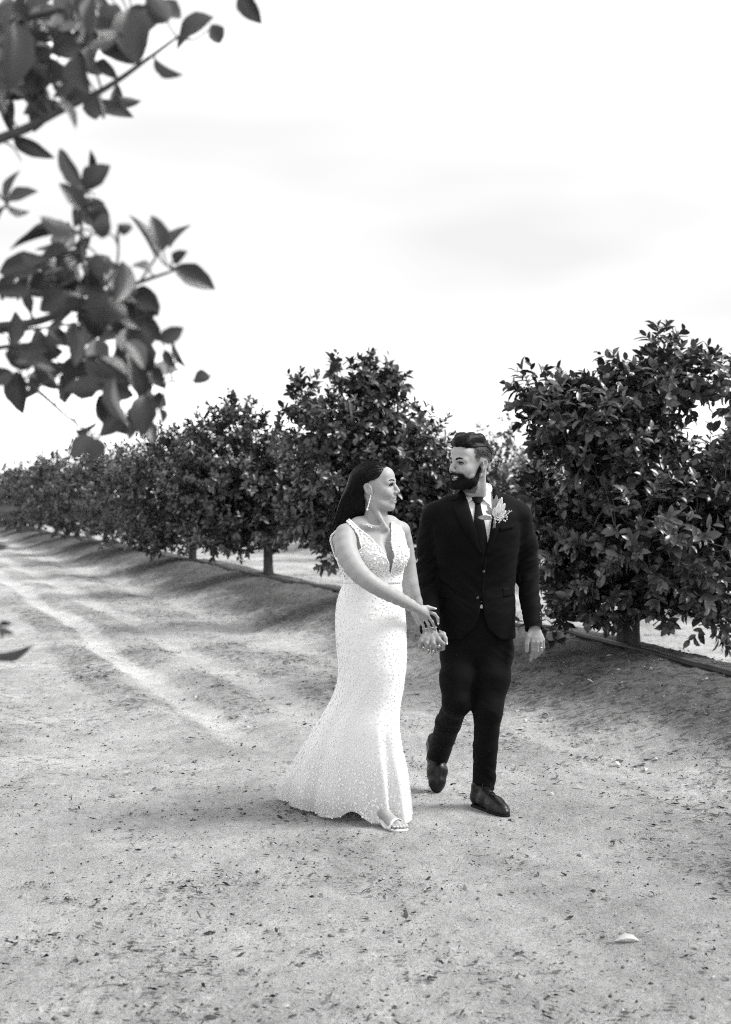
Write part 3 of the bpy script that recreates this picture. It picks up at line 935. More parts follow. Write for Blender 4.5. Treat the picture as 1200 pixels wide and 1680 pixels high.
def shell(V, Q, thick, N=None):
    """Give an open sheet a thickness inwards."""
    N = normals_of(V, Q) if N is None else N
    n = len(V)
    e = np.concatenate([Q[:, [k, (k + 1) % 4]] for k in range(4)])
    key = np.sort(e, 1); key = key[:, 0] * n + key[:, 1]
    _, inv, cn = np.unique(key, return_inverse=True, return_counts=True)
    b = e[cn[inv] == 1]
    rim = np.stack([b[:, 1], b[:, 0], b[:, 0] + n, b[:, 1] + n], 1)
    return np.concatenate([V, V - N * thick]), np.concatenate([Q, Q[:, ::-1] + n, rim])
def smooth_open(V, Q, it=3):
    """Relax only the border of an open sheet (tidies a stair-stepped cut)."""
    n = len(V)
    e = np.concatenate([Q[:, [k, (k + 1) % 4]] for k in range(4)])
    key = np.sort(e, 1); kk = key[:, 0] * n + key[:, 1]
    _, inv, cn = np.unique(kk, return_inverse=True, return_counts=True)
    b = e[cn[inv] == 1]
    V = V.copy()
    for _ in range(it):
        s = np.zeros_like(V); c = np.zeros(n)
        np.add.at(s, b[:, 0], V[b[:, 1]]); np.add.at(s, b[:, 1], V[b[:, 0]])
        np.add.at(c, b[:, 0], 1); np.add.at(c, b[:, 1], 1)
        m = c > 1
        V[m] = 0.5 * V[m] + 0.5 * s[m] / c[m][:, None]
    return V
def grid_quads(n, m, wrap=False):
    i, j = np.meshgrid(np.arange(n - 1), np.arange(m if wrap else m - 1), indexing='ij')
    j2 = (j + 1) % m
    return np.stack([i * m + j, i * m + j2, (i + 1) * m + j2, (i + 1) * m + j], -1).reshape(-1, 4)
def strip(vol, left, right, d0, d1, off, thick, n=24, m=7, puff=0.0):
    """A piece of cloth between two photo-pixel edge lines, lying on a solid: vertices and quads."""
    l = spline(left, n); r = spline(right, n)
    t = np.linspace(0, 1, m)[None, :, None]
    uv = l[:, None] * (1 - t) + r[:, None] * t
    S = vol.drape(uv[..., 0], uv[..., 1], d0, d1, 0.0)
    # smooth the depth a little so the cloth spans hollows
    D = S[..., 1]
    for _ in range(4):
        Dp = np.pad(D, 1, 'edge')
        D = 0.4 * D + 0.15 * (Dp[:-2, 1:-1] + Dp[2:, 1:-1] + Dp[1:-1, :-2] + Dp[1:-1, 2:])
    pf = off + puff * np.sin(np.linspace(0, math.pi, m))[None, :]
    F = P(uv[..., 0], uv[..., 1], D - pf)
    B = P(uv[..., 0], uv[..., 1], D - off + thick)
    n_, m_ = F.shape[:2]
    V = np.concatenate([F.reshape(-1, 3), B.reshape(-1, 3)])
    q = grid_quads(n_, m_)
    N = n_ * m_
    bl = np.concatenate([np.arange(m_), np.arange(1, n_) * m_ + m_ - 1, (n_ - 1) * m_ + np.arange(m_ - 2, -1, -1), np.arange(n_ - 2, 0, -1) * m_])
    b2 = np.roll(bl, -1)
    rim = np.stack([bl, bl + N, b2 + N, b2], 1)
    return V, np.concatenate([q[:, ::-1], q + N, rim[:, ::-1]])
def wrinkle(V, N, amp, sx, sy, sz, seed, oct=3):
    return V + N * (amp * fbm(V * np.array([sx, sy, sz]), oct, seed))[:, None]
def disc_mesh(C, N, r, rs, sides=7, dome=0.35):
    """Small domed discs at C with normals N."""
    n = len(C)
    a = unit(np.cross(N, np.array([0.2, 0.3, 0.93])))
    b = np.cross(N, a)
    th = np.arange(sides) * 2 * math.pi / sides
    r = np.broadcast_to(r, (n,))
    ring = C[:, None] + r[:, None, None] * (np.cos(th)[None, :, None] * a[:, None] + np.sin(th)[None, :, None] * b[:, None])
    top = C + N * (r * dome)[:, None]
    V = np.concatenate([ring, top[:, None]], 1)
    k = np.arange(sides)
    T = np.stack([k, (k + 1) % sides, np.full(sides, sides)], 1)
    T = T[None] + (np.arange(n) * (sides + 1))[:, None, None]
    return V.reshape(-1, 3), T.reshape(-1, 3)
def sphere_mesh(c, r, n=14, m=10, Rm=None):
    th = np.linspace(0, math.pi, m)
    ph = np.arange(n) * 2 * math.pi / n
    d = np.stack([np.sin(th)[:, None] * np.cos(ph), np.sin(th)[:, None] * np.sin(ph), np.broadcast_to(np.cos(th)[:, None], (m, n))], -1).reshape(-1, 3)
    d = d * np.asarray(r)
    if Rm is not None: d = d @ np.asarray(Rm).T
    return d + np.asarray(c), grid_quads(m, n, True)[:, ::-1]
def strands_mesh(paths, r0, r1, sides=3):
    """Hair: (n,m,3) paths as thin tapered tubes."""
    n, m = paths.shape[:2]
    tg = unit(np.gradient(paths, axis=1))
    a = unit(np.cross(tg, np.array([0.13, 0.41, 0.9])))
    b = np.cross(tg, a)
    rad = np.linspace(r0, r1, m)[None, :, None]
    th = np.arange(sides) * 2 * math.pi / sides
    V = np.stack([paths + rad * (math.cos(t) * a + math.sin(t) * b) for t in th], 2)
    q = grid_quads(m, sides, True)
    Q = q[None] + (np.arange(n) * m * sides)[:, None, None]
    return V.reshape(-1, 3), Q.reshape(-1, 4)

# ------------------------------------------------------------------ a head, in its own axes (forward, left, up)
def head_frame(yaw, pitch, roll):
    """yaw: 0 faces the camera, positive turns to the photo's right."""
    f = np.array([math.sin(yaw) * math.cos(pitch), -math.cos(yaw) * math.cos(pitch), math.sin(pitch)])
    u = np.array([0, 0, 1.0]); u = unit(u - f * (u @ f))
    s = np.cross(u, f)
    s2 = s * math.cos(roll) + u * math.sin(roll)
    u2 = np.cross(f, s2)
    return np.stack([f, s2, u2], 1)
def build_head(vol, O, H, S, male):
    def L(p): return O + H @ (np.asarray(p, float) * S)
    def e(c, r, k=0.012, op=1, rot=None):
        Rm = H if rot is None else H @ rot
        vol.ell(L(c), np.asarray(r) * S, Rm, k * S, op)
    def ch(pts, rad, k=0.008, op=1, n=None):
        vol.chain([L(p) for p in pts], np.asarray(rad) * S, k * S, op, n)
    e((-0.012, 0, 0.036), (0.098, 0.0755, 0.082), 0.02)
    e((0.025, 0, -0.015), (0.068, 0.064, 0.075), 0.03)
    e((0.036, 0, -0.058), (0.050, 0.047, 0.050), 0.025)
    jw = 0.053 if male else 0.047
    for g in (-1, 1):
        ch([(0.0, g * (jw + 0.006), -0.045), (0.03, g * jw, -0.075), (0.073 if male else 0.063, g * 0.014, -0.097)], [0.015, 0.017, 0.016], 0.02)
        e((0.057, g * 0.042, -0.022), (0.024, 0.022, 0.022), 0.022)
    cf = 0.076 if male else 0.064
    ch([(cf, -0.008, -0.096), (cf, 0.008, -0.096)], [0.0165, 0.0165] if male else [0.0145, 0.0145], 0.018)
    e((0.066, 0, 0.052), (0.030, 0.050, 0.035), 0.03)
    br = 0.0125 if male else 0.010
    ch([(0.074, -0.044, 0.018), (0.083, -0.022, 0.022), (0.086, 0, 0.019), (0.083, 0.022, 0.022), (0.074, 0.044, 0.018)], [br] * 5, 0.016)
    for g in (-1, 1):
        e((0.096, g * 0.032, 0.002), (0.017, 0.017, 0.0066 if male else 0.0076), 0.010, -1)
    nl = 0.004 if male else 0.0
    ch([(0.084, 0, 0.016), (0.100 + nl, 0, -0.008), (0.1095 + nl, 0, -0.026)], [0.0080, 0.0088, 0.0106], 0.009)
    for g in (-1, 1): e((0.0985 + nl, g * 0.0115, -0.033), (0.0105, 0.008, 0.008), 0.008)
    for g in (-1, 1): e((0.103 + nl, g * 0.006, -0.040), (0.005, 0.0035, 0.004), 0.003, -1)
    # smiling mouth
    lp = 0.0 if male else -0.004
    mth = ch
    def ch(pts, rad, k=0.008, op=1, n=None):
        mth([(p[0] + lp, p[1], p[2]) for p in pts] if n == 9 else pts, rad, k, op, n)
    e((0.078, 0, -0.062), (0.018, 0.030, 0.022), 0.015)
    ch([(0.066, -0.034, -0.051), (0.089, -0.014, -0.0555), (0.0955, 0, -0.0565), (0.089, 0.014, -0.0555), (0.066, 0.034, -0.051)], [0.003, 0.005, 0.0055, 0.005, 0.003], 0.006, n=9)
    ch([(0.066, -0.033, -0.053), (0.085, -0.016, -0.0705), (0.093, 0, -0.0755), (0.085, 0.016, -0.0705), (0.066, 0.033, -0.053)], [0.003, 0.005, 0.006, 0.005, 0.003], 0.006, n=9)
    ch([(0.069, -0.031, -0.0525), (0.090, -0.015, -0.0630), (0.099, 0, -0.0655), (0.090, 0.015, -0.0630), (0.069, 0.031, -0.0525)], [0.0028, 0.0055, 0.0064, 0.0055, 0.0028], 0.003, -1, 9)
    for g in (-1, 1): ch([(0.094, g * 0.019, -0.034), (0.080, g * 0.034, -0.046), (0.068, g * 0.041, -0.060)], np.array([0.0022, 0.0030, 0.0022]) * (1 if male else 0.6), 0.006, -1, 6)
    for g in (-1, 1):   # cheeks pushed up by the smile, fold beside the mouth
        e((0.066, g * 0.036, -0.034), (0.020, 0.018, 0.016), 0.016)
    # ears
    for g in (-1, 1):
        a = R(22) * 1
        rot = np.array([[math.cos(a), 0, math.sin(a)], [0, 1, 0], [-math.sin(a), 0, math.cos(a)]]).T
        er = 1.0 if male else 1.04
        e((-0.016, g * 0.079, 0.000), (0.0185 * er, 0.0095, 0.032 * er), 0.006, 1, rot)
        e((-0.004, g * 0.076, -0.026), (0.008, 0.006, 0.010), 0.006)
        e((-0.0125, g * 0.0890, 0.004), (0.0115 * er, 0.0095, 0.021 * er), 0.003, -1, rot)
        ch([(-0.004, g * 0.0815, 0.012), (-0.010, g * 0.083, -0.004), (-0.006, g * 0.081, -0.016)], [0.0028, 0.0036, 0.003], 0.003, 1, 5)
    return L
def face_tone(V, O, H, S, male, rs):
    """Colouring of the skin itself: lips, shaved sides and stubble."""
    q = (V - O) @ H / S
    f, s, u = q[:, 0], q[:, 1], q[:, 2]
    t = np.ones(len(V))
    inh = (np.abs(f) < 0.16) & (np.abs(s) < 0.11) & (np.abs(u) < 0.15)
    lip = inh & (f > 0.068) & (np.abs(u + 0.0635 - 0.006 * (s / 0.025) ** 2) < 0.0145 - 0.010 * np.clip(np.abs(s) / 0.034, 0, 1)) & (np.abs(s) < 0.035)
    t[lip] = 0.55
    lid = inh & (f > 0.06) & (((np.abs(s) - 0.032) / 0.017) ** 2 + ((u - 0.004) / 0.010) ** 2 < 1)
    t[lid] = 0.62
    if male:
        nz = fbm(V * 60, 3, 12)
        cap = sstep(0.045, 0.020, f + 0.28 * np.clip(0.03 - u, 0, 1)) * sstep(-0.020, 0.035, u + 0.012 * nz - 0.15 * np.clip(-f - 0.02, 0, 1))
        ear = (np.abs(s) > 0.070) & (((f + 0.016 - 0.35 * u) / 0.020) ** 2 + ((u - 0.001) / 0.034) ** 2 < 1)
        t = np.where(inh & ear, t * 0.78, t)
        cap = np.where(inh & (u > -0.04) & ~ear, cap, 0)
        cap = np.maximum(cap, np.where(inh & (u > 0.075), sstep(0.075, 0.055, f), 0))
        ut = np.interp(f, [0.0, 0.012, 0.028, 0.05, 0.068, 0.085, 0.11], [0.010, -0.020, -0.048, -0.060, -0.056, -0.0435, -0.041])
        stub = np.where(inh & (f > -0.004) & (np.abs(s) > 0.0) & (u > -0.135), sstep(0.010, -0.004, u - ut + 0.006 * nz), 0) * (1 - lip)
        t = t * (1 - 0.62 * stub)
        t = t * (1 - (0.78 + 0.17 * sstep(0.01, 0.07, u)) * cap)
    return t
def head_extras(root, O, H, S, male):
    """Eyes, brows, lashes and teeth."""
    def L(p): return O + H @ (np.asarray(p, float) * S)
    for g in (-1, 1):
        c = L((0.0725, g * 0.032, 0.0025))
        V, Q = sphere_mesh((0, 0, 0), 0.0125 * S, 16, 12)
        gaze = unit(H @ np.array([1.0, -0.10 * (1 if male else -1), -0.05 if male else 0.12]))
        ca = unit(V) @ gaze
        tone = np.where(ca > 0.86, 0.05, 0.40 if male else 0.62)
        part('eye', root, V + c, Q, M['eye'], True, tone)
        mb = MB()
        lw = 0.0030 if male else 0.0033
        mb.tube(spline([L((0.0825, g * 0.0165, 0.002)), L((0.0885, g * 0.030, 0.0095)), L((0.0805, g * 0.048, 0.0035))], 8), np.array([.5, .8, 1, 1, 1, 1, .8, .5]) * lw * S, 5)
        if not male:
            for k in range(9):
                a = k / 8
                b0 = spline([L((0.0865, g * 0.020, 0.004)), L((0.0885, g * 0.032, 0.0095)), L((0.0815, g * 0.048, 0.0045))], 9)[k]
                mb.tube(np.array([b0, b0 + H @ np.array([0.008, g * (0.002 + 0.006 * a), 0.003]) * S, b0 + H @ np.array([0.011, g * (0.004 + 0.008 * a), 0.008]) * S]), [0.0007, 0.0006, 0.0003], 3, False)
        V, F = mb.get()
        part('eyelashes', root, V, F, M['hair'])
        bw = 0.0052 if male else 0.0034
        up = 0.0 if male else 0.004
        dn = -0.0035 if male else -0.003
        pts = spline([L((0.0965 - dn, g * 0.013, 0.0205 + up)), L((0.0955 - dn, g * 0.026, 0.0245 + up)), L((0.089 - dn, g * 0.040, 0.0265 + up)), L((0.077 - dn, g * 0.052, 0.022 + up))], 12)
        V, Q, T = tube(pts, np.array([.6, .9, 1, 1, 1, .95, .9, .8, .7, .55, .4, .2]) * bw * S, 6)
        V = V + 0.0012 * vnoise(V * 900, 4)[:, None]
        part('eyebrow', root, V, [Q, T], M['hair'])
    lp = 0.0 if male else 0.0005
    pts = spline([L((0.066 + lp, -0.029, -0.0535)), L((0.083 + lp, -0.014, -0.0605)), L((0.089 + lp, 0, -0.0620)), L((0.083 + lp, 0.014, -0.0605)), L((0.066 + lp, 0.029, -0.0535))], 15)
    V, Q, T = tube(pts, 0.0060 * S, 8)
    part('teeth', root, V, [Q, T], M['teeth'])
M['skin_bride'] = mat_plain('skin of the bride', 0.33, rough=0.52, spec=0.3, tone=True)
M['skin_groom'] = mat_plain('skin of the groom', 0.345, rough=0.52, spec=0.3, tone=True)
for _k in ('skin_bride', 'skin_groom'):
    _b = M[_k].node_tree.nodes['Principled BSDF']
    _b.inputs['Subsurface Weight'].default_value = 0.05
    _b.inputs['Subsurface Radius'].default_value = (0.012, 0.012, 0.012)
    _b.inputs['Subsurface Scale'].default_value = 0.5
M['eye'] = mat_plain('eye', 0.72, rough=0.15, spec=0.5, tone=True)
M['teeth'] = mat_plain('teeth', 0.78, rough=0.3, spec=0.5)
M['hair'] = mat_plain('dark brown hair', 0.005, rough=0.5, spec=0.14, var=0.5, scale=60)
M['beard'] = mat_plain('beard hair', 0.006, rough=0.7, spec=0.12, var=0.4, scale=200, bump=0.8, bscale=500)
M['suit'] = mat_plain('black wool', 0.0036, rough=0.75, spec=0.07, sheen=0.012, var=0.25, scale=12, bump=0.15, bscale=900)
M['suit_trim'] = mat_plain('black satin tie', 0.004, rough=0.75, spec=0.15)
M['shirt'] = mat_plain('white cotton', 0.8, rough=0.8, spec=0.2, bump=0.08, bscale=700)
M['shoe'] = mat_plain('black polished leather', 0.004, rough=0.34, spec=0.32, var=0.3, scale=30, bump=0.12, bscale=120)
M['sole'] = mat_plain('dark rubber', 0.008, rough=0.8, spec=0.2)
M['button'] = mat_plain('dark horn button', 0.03, rough=0.3, spec=0.5)
M['dress'] = mat_plain('ivory satin lining', 0.9, rough=0.6, spec=0.25, trans=0.08)
M['dot'] = mat_plain('white organza petals', 0.89, rough=0.7, spec=0.2)
M['petal'] = mat_plain('cream petals', 0.72, rough=0.7, spec=0.2, var=0.2, scale=60)
M['greenery'] = mat_plain('eucalyptus', 0.28, rough=0.6, spec=0.3, var=0.2, scale=60)
M['metal'] = mat_plain('polished metal', 0.75, rough=0.2, spec=0.5, metal=1.0)
M['white_leather'] = mat_plain('white leather', 0.78, rough=0.4, spec=0.4)
M['nail'] = mat_plain('pale nails', 0.80, rough=0.2, spec=0.5)
# ------------------------------------------------------------------ the near citrus tree whose branches reach into the frame on the left
def build_near_tree():
    rs = np.random.default_rng(77)
    tx, ty = -1.75, 2.75
    gz = float(ground_h(np.array(tx), np.array(ty)))
    root = empty('citrus_tree', (tx, ty, gz - 0.04))
    tag(root, 'nearest citrus tree, its blurred leafy branches hanging in at the left edge', 'tree', None)
    D = 2.45
    mb = MB()
    top = np.array([tx + 0.1, ty, gz + 0.75])
    mb.tube(spline([(tx, ty, gz - 0.06), (tx + 0.03, ty, gz + 0.4), top], 9), np.linspace(0.09, 0.06, 9), 10)
    V, F = mb.get()
    part('trunk', root, V, F, M['bark'])
    def q(p, j=0.0): return P(p[0], p[1], D + (p[2] if len(p) > 2 else 0.0) + j)
    stems = [([(-420, 420), (-200, 300), (0, 228), (80, 190), (160, 150), (230, 103), (292, 60)], 0.0085, 0.0022),
             ([(-420, 320), (-150, 120), (0, 45), (100, 15), (220, -30), (330, -60)], 0.0085, 0.0025),
             ([(-420, 640), (-200, 560), (0, 537), (80, 522), (150, 492), (230, 462), (288, 443)], 0.0085, 0.0020),
             ([(-200, 560), (-60, 552), (0, 546), (70, 538), (128, 530)], 0.0045, 0.0020),
             ([(-420, 640), (-100, 585), (0, 612), (60, 640), (110, 685), (152, 712)], 0.0055, 0.0015),
             ([(150, 492), (136, 430), (133, 380), (136, 340), (138, 296)], 0.0042, 0.0018),
             ([(-100, 585), (0, 570), (70, 566), (125, 570), (200, 606), (240, 645)], 0.0050, 0.0018),
             ([(200, 606), (245, 629), (290, 627), (347, 617)], 0.0022, 0.0012),
             ([(-200, 300), (-40, 300), (12, 334)], 0.0045, 0.0018),
             ([(150, 492), (190, 440), (196, 372)], 0.0030, 0.0014),
             ([(230, 462), (262, 415), (270, 400)], 0.0022, 0.0014), ([(200, 606), (196, 640), (190, 625)], 0.002, 0.0014),
             ([(-420, 760), (-200, 820), (-40, 845), (5, 848)], 0.0055, 0.0018), ([(-200, 820), (-80, 880), (-8, 896)], 0.003, 0.0015),
             ([(-420, 900), (-200, 1000), (-60, 1060), (-5, 1073)], 0.0055, 0.0018), ([(-200, 1000), (-60, 1025), (8, 1032)], 0.003, 0.0015),
             ([(160, 150), (166, 160), (172, 190)], 0.0015, 0.001), ([(0, 228), (20, 240), (34, 265)], 0.002, 0.001)]
    SP, tw = [], MB()
    for pts, r0, r1 in stems:
        p3 = [q(p, 0.0) for p in pts]
        if pts[0][0] <= -400: p3 = [top, 0.5 * (top + p3[0]) + np.array([0, 0, 0.1])] + p3
        c = spline(p3, 8 * len(p3))
        c += 0.004 * np.stack([vnoise(c * 14, 3), vnoise(c * 14, 4), vnoise(c * 14, 5)], -1)
        SP.append(c[-int(len(c) * 0.8):])
        V, Q, T = tube(c, np.linspace(r0 if pts[0][0] > -400 else r0 * 1.8, r1, len(c)), 7)
        part('branch', root, V, [Q, T], M['twig'])
    SP = np.concatenate(SP)
    # the leaves that can be picked out: stalk end, tip, width in photo pixels, tone class, depth shift
    LV = [(395, -12, 427, 37, 28), (352, 28, 284, 64, 40), (346, 40, 363, 72, 24), (253, 95, 300, 132, 22), (238, -8, 284, 40, 32), (214, 15, 222, 101, 52), (165, 64, 217, 103, 24), (151, -5, 147, 57, 22, 1), (128, 88, 136, 149, 44),
          (155, 105, 192, 124, 22), (160, 154, 172, 198, 9), (22, 228, 84, 259, 22), (24, 36, 26, 142, 46), (20, -5, -6, 72, 22, 1), (42, 108, 46, 166, 42), (75, 128, 117, 141, 22), (82, 163, 54, 214, 30), (95, 168, 132, 204, 22), (110, 166, 144, 149, 24),
          (12, 331, 23, 276, 27), (12, 331, 62, 312, 23), (12, 336, 46, 353, 25), (10, 338, -6, 359, 17), (137, 306, 90, 243, 27), (140, 312, 178, 268, 32), (148, 290, 151, 247, 12), (135, 345, 102, 299, 24), (134, 347, 169, 329, 32), (150, 372, 187, 373, 31), (128, 382, 14, 380, 26),
          (122, 376, 66, 362, 30), (193, 368, 219, 379, 17), (254, 421, 224, 354, 15), (268, 412, 251, 352, 26), (279, 407, 307, 364, 25), (285, 431, 303, 411, 19), (285, 439, 354, 474, 32), (249, 446, 219, 431, 27), (221, 476, 256, 506, 32), (165, 424, 179, 472, 43, 1), (200, 428, 197, 502, 32),
          (76, 430, -4, 446, 38), (52, 476, -6, 480, 21), (42, 480, 51, 512, 15), (112, 484, 60, 506, 32), (130, 498, 84, 522, 28), (83, 538, 99, 569, 19), (28, 580, 82, 574, 20), (24, 594, 92, 601, 27), (28, 608, 30, 679, 36), (52, 618, 59, 646, 15), (99, 615, 113, 664, 40),
          (114, 642, 171, 617, 36), (104, 602, 162, 606, 17, 1), (158, 556, 171, 612, 32, 1), (188, 618, 201, 703, 44, 2, -0.12), (162, 648, 207, 714, 32, 0, 0.1), (240, 648, 232, 714, 36), (262, 668, 271, 692, 17), (249, 603, 269, 635, 24), (262, 560, 301, 537, 22), (270, 574, 285, 604, 15),
          (284, 558, 303, 606, 15), (346, 617, 317, 626, 22), (122, 706, 164, 699, 24), (156, 716, 114, 750, 30), (161, 718, 154, 757, 28), (244, 690, 251, 727, 19), (-14, 838, 34, 834, 11, 1), (4, 844, 24, 851, 9, 1), (-24, 850, 6, 862, 22), (-14, 893, 15, 898, 11, 2), (-16, 1073, 57, 1069, 14),
          (2, 1030, 22, 1041, 10), (0, 1026, 16, 1022, 9), (-4, 1034, 8, 1048, 11), (4, 1032, -12, 1020, 10), (228, 470, 262, 520, 24), (236, 520, 262, 560, 26), (205, 560, 240, 600, 30), (178, 480, 150, 530, 34), (120, 440, 95, 480, 32), (100, 420, 60, 400, 24)]
    leaves = []
    for a in LV:
        cls = a[5] if len(a) > 5 else 0
        j = a[6] if len(a) > 6 else rs.uniform(-0.16, 0.16)
        leaves.append((a[0], a[1], a[2], a[3], a[4], cls, j))
    def fill(n, cx, cy, rx, ry, lo=45, hi=78):
        for _ in range(n):
            an, rr = rs.uniform(0, 6.283), math.sqrt(rs.random())
            x, y = cx + rx * rr * math.cos(an), cy + ry * rr * math.sin(an)
            dr = rs.uniform(0, 6.283); Ln = rs.uniform(lo, hi) * rs.uniform(0.6, 1)
            leaves.append((x, y, x + Ln * math.cos(dr), y + Ln * math.sin(dr), rs.uniform(20, 38), 1 if rs.random() < 0.15 else 0, rs.uniform(-0.1, 0.3)))
    fill(10, 120, 165, 90, 22); fill(64, 80, 50, 105, 66); fill(26, 40, 125, 60, 50); fill(12, 210, 20, 70, 28); fill(44, 170, 530, 62, 90); fill(18, 90, 440, 75, 45); fill(14, 60, 590, 65, 32); fill(18, 205, 630, 50, 45); fill(8, 140, 350, 30, 50, 40, 60)
    meshes = []
    for k in range(9):
        r2 = np.random.default_rng(300 + k)
        n_, m_ = 9, 5
        u, v = np.meshgrid(np.linspace(0, 1, n_), np.linspace(-1, 1, m_), indexing='ij')
        w = np.sin(np.clip(u, 0, 1) ** 0.86 * math.pi) ** 0.78 * 0.5 * (1 + 0.05 * np.sin(u * 17 + k))
        w[0] = 0.02; w[-1] = 0.004
        X = w * v; Y = u
        Z = np.abs(X) * r2.uniform(0.15, 0.55) - r2.uniform(0.0, 0.30) * u ** 2 + 0.015 * np.sin(u * 9 + k) * v
        X = X + r2.uniform(-0.07, 0.07) * np.sin(u * 3.1)
        V = np.stack([X, Y, Z], -1).reshape(-1, 3)
        me = mesh_np('leaf', V, grid_quads(n_, m_), True)
        me.materials.append(M['leaf_near'] if k < 6 else M['leaf_pale'])
        meshes.append(me)
    off = np.array(root.location)
    for (x0, y0, x1, y1, w, cls, j) in leaves:
        tilt = rs.uniform(-0.025, 0.025)
        b = P(x0, y0, D + j); t = P(x1, y1, D + j + tilt)
        ax = t - b; Ln = np.linalg.norm(ax); ax = ax / Ln
        nrm = unit(np.array([0, -1.0, 0.45]) + rs.normal(size=3) * 0.45)
        if rs.random() < 0.3: nrm = -nrm
        sd_ = unit(np.cross(ax, nrm)); nn = np.cross(sd_, ax)
        wm = w / FPX * D * 1.22
        o = link('leaf', meshes[int(rs.integers(0, 6)) if cls == 0 else int(rs.integers(6, 9))], None, root)
        m4 = Matrix.Identity(4)
        for a in range(3):
            m4[a][0] = sd_[a] * wm; m4[a][1] = ax[a] * Ln; m4[a][2] = nn[a] * Ln; m4[a][3] = b[a] - off[a]
        o.matrix_local = m4
        k = int(np.argmin(np.linalg.norm(SP - b, axis=1)))
        if 0.004 < np.linalg.norm(SP[k] - b) < 0.16:
            mid = 0.5 * (SP[k] + b) + rs.normal(size=3) * 0.006
            tw.tube(spline([SP[k], mid, b + ax * 0.004], 6), np.linspace(0.0018, 0.0011, 6), 5, False)
        else: tw.tube(np.array([b - ax * 0.012, b + ax * 0.004]), [0.0012, 0.0010], 5, False)
    V, F = tw.get()
    part('twigs', root, V, F, M['twig'], kind='stuff')
    # the rest of its crown, outside the frame
    lobes = [(np.array([tx - 0.05, ty - 0.1, gz + 1.3]), np.array([0.85, 0.9, 0.75])), (np.array([tx + 0.25, ty, gz + 2.0]), np.array([0.55, 0.6, 0.5])), (np.array([tx - 0.3, ty + 0.3, gz + 1.9]), np.array([0.6, 0.6, 0.6])), (np.array([tx + 0.1, ty - 0.2, gz + 0.75]), np.array([0.7, 0.7, 0.35]))]
    base, fr, tone, *_ = crown_leaves(lobes, 900, rs, 0.095)
    tip = base + fr[:, :, 1]
    keep = np.ones(len(base), bool)
    for p_ in (base, tip):
        qx, qy = pix(p_)
        keep &= ~((p_[:, 1] > 0.2) & (qx > -70))
    keep &= (base[:, 2] > gz + 0.1) & (np.linalg.norm(base - np.array([0, 0, CAMH]), axis=1) > 0.9)
    V, T = leaf_mesh(fr[keep], base[keep], LEAF_HI)
    part('crown', root, V, T, M['leaf'], True, np.repeat(tone[keep], len(LEAF_HI[0])), kind='stuff')
M['leaf_pale'] = mat_plain('pale near leaf', 0.14, rough=0.5, spec=0.4, var=0.3, scale=30, trans=0.12)  # paler colour for some near leaves, the same on both faces
for _m in (M['leaf_near'], M['leaf_pale']):      # every leaf its own shade
    _n, _l = _m.node_tree.nodes, _m.node_tree.links
    _oi = _n.new('ShaderNodeObjectInfo')
    _mr = _n.new('ShaderNodeMapRange'); _mr.inputs['To Min'].default_value = 0.45; _mr.inputs['To Max'].default_value = 1.75
    _l.new(_oi.outputs['Random'], _mr.inputs['Value'])
    _src = _n['Principled BSDF'].inputs['Base Color'].links[0].from_socket
    _vm = _n.new('ShaderNodeVectorMath'); _vm.operation = 'SCALE'
    _l.new(_src, _vm.inputs[0]); _l.new(_mr.outputs[0], _vm.inputs['Scale'])
    _l.new(_vm.outputs[0], _n['Principled BSDF'].inputs['Base Color'])
build_near_tree()
# ------------------------------------------------------------------ people: shared pieces
def knot(py, l, r, d, b):
    a = P(l, py, d); c = P(r, py, d)
    return (a[2], 0.5 * (a[0] + c[0]), d, 0.5 * (c[0] - a[0]), b)
def pxfn(ys, ls, rs_, lim, dmax, mpp=0.0029):
    """Distance-like field of the prism seen between two pixel edge lines."""
    def fn(x, y, z):
        zz = z - CAMH
        f = y * ct - zz * st
        qx = 600 + x / f * FPX
        qy = 840 - (y * st + zz * ct) / f * FPX
        el = np.interp(qy.ravel(), ys, ls).reshape(qy.shape)
        er = np.interp(qy.ravel(), ys, rs_).reshape(qy.shape)
        d = np.maximum(el - qx, qx - er) * mpp
        d = np.maximum(d, np.maximum(lim[0] - qy, qy - lim[1]) * mpp)
        return np.maximum(d, y - dmax)
    return fn
def capped(vol, a, b, ra, rb, k):
    """Tapered sleeve or leg with a flat end at b."""
    a = np.asarray(a, float); b = np.asarray(b, float); ba = b - a; L2 = float(ba @ ba); Ln = math.sqrt(L2)
    def fn(x, y, z):
        px, py, pz = x - a[0], y - a[1], z - a[2]
        t = (px * ba[0] + py * ba[1] + pz * ba[2]) / L2
        tc = np.clip(t, 0, 1)
        d = np.sqrt((px - tc * ba[0]) ** 2 + (py - tc * ba[1]) ** 2 + (pz - tc * ba[2]) ** 2) - (ra + (rb - ra) * tc)
        return np.maximum(d, (t - 1) * Ln)
    r = max(ra, rb)
    vol.put(fn, np.minimum(a, b) - r, np.maximum(a, b) + r, k)
def ridges(a, b, c, seed):
    n = fbm(np.stack([a, b, c], -1), 2, seed)
    return 0.45 - np.abs(n) * 2.2
def hand(vol, wrist, wr, fingers, palm_r=0.0125, k=0.010):
    """fingers: list of (points, radius); first point of each is its knuckle."""
    for pts, r in fingers:
        pts = np.asarray(pts)
        vol.cone(wrist, pts[0], wr * 0.62, palm_r, k)
    kn = [np.asarray(p[0]) for p, r in fingers]
    for a, b in zip(kn[:-1], kn[1:]):
        if np.linalg.norm(a - b) < 0.06: vol.cone(a + 0.25 * (wrist - a), b + 0.25 * (wrist - b), palm_r * 0.85, palm_r * 0.85, k)
    for pts, r in fingers:
        pts = np.asarray(pts)
        rr = np.linspace(r * 1.06, r * 0.80, len(pts))
        vol.chain(pts, rr, 0.0035)

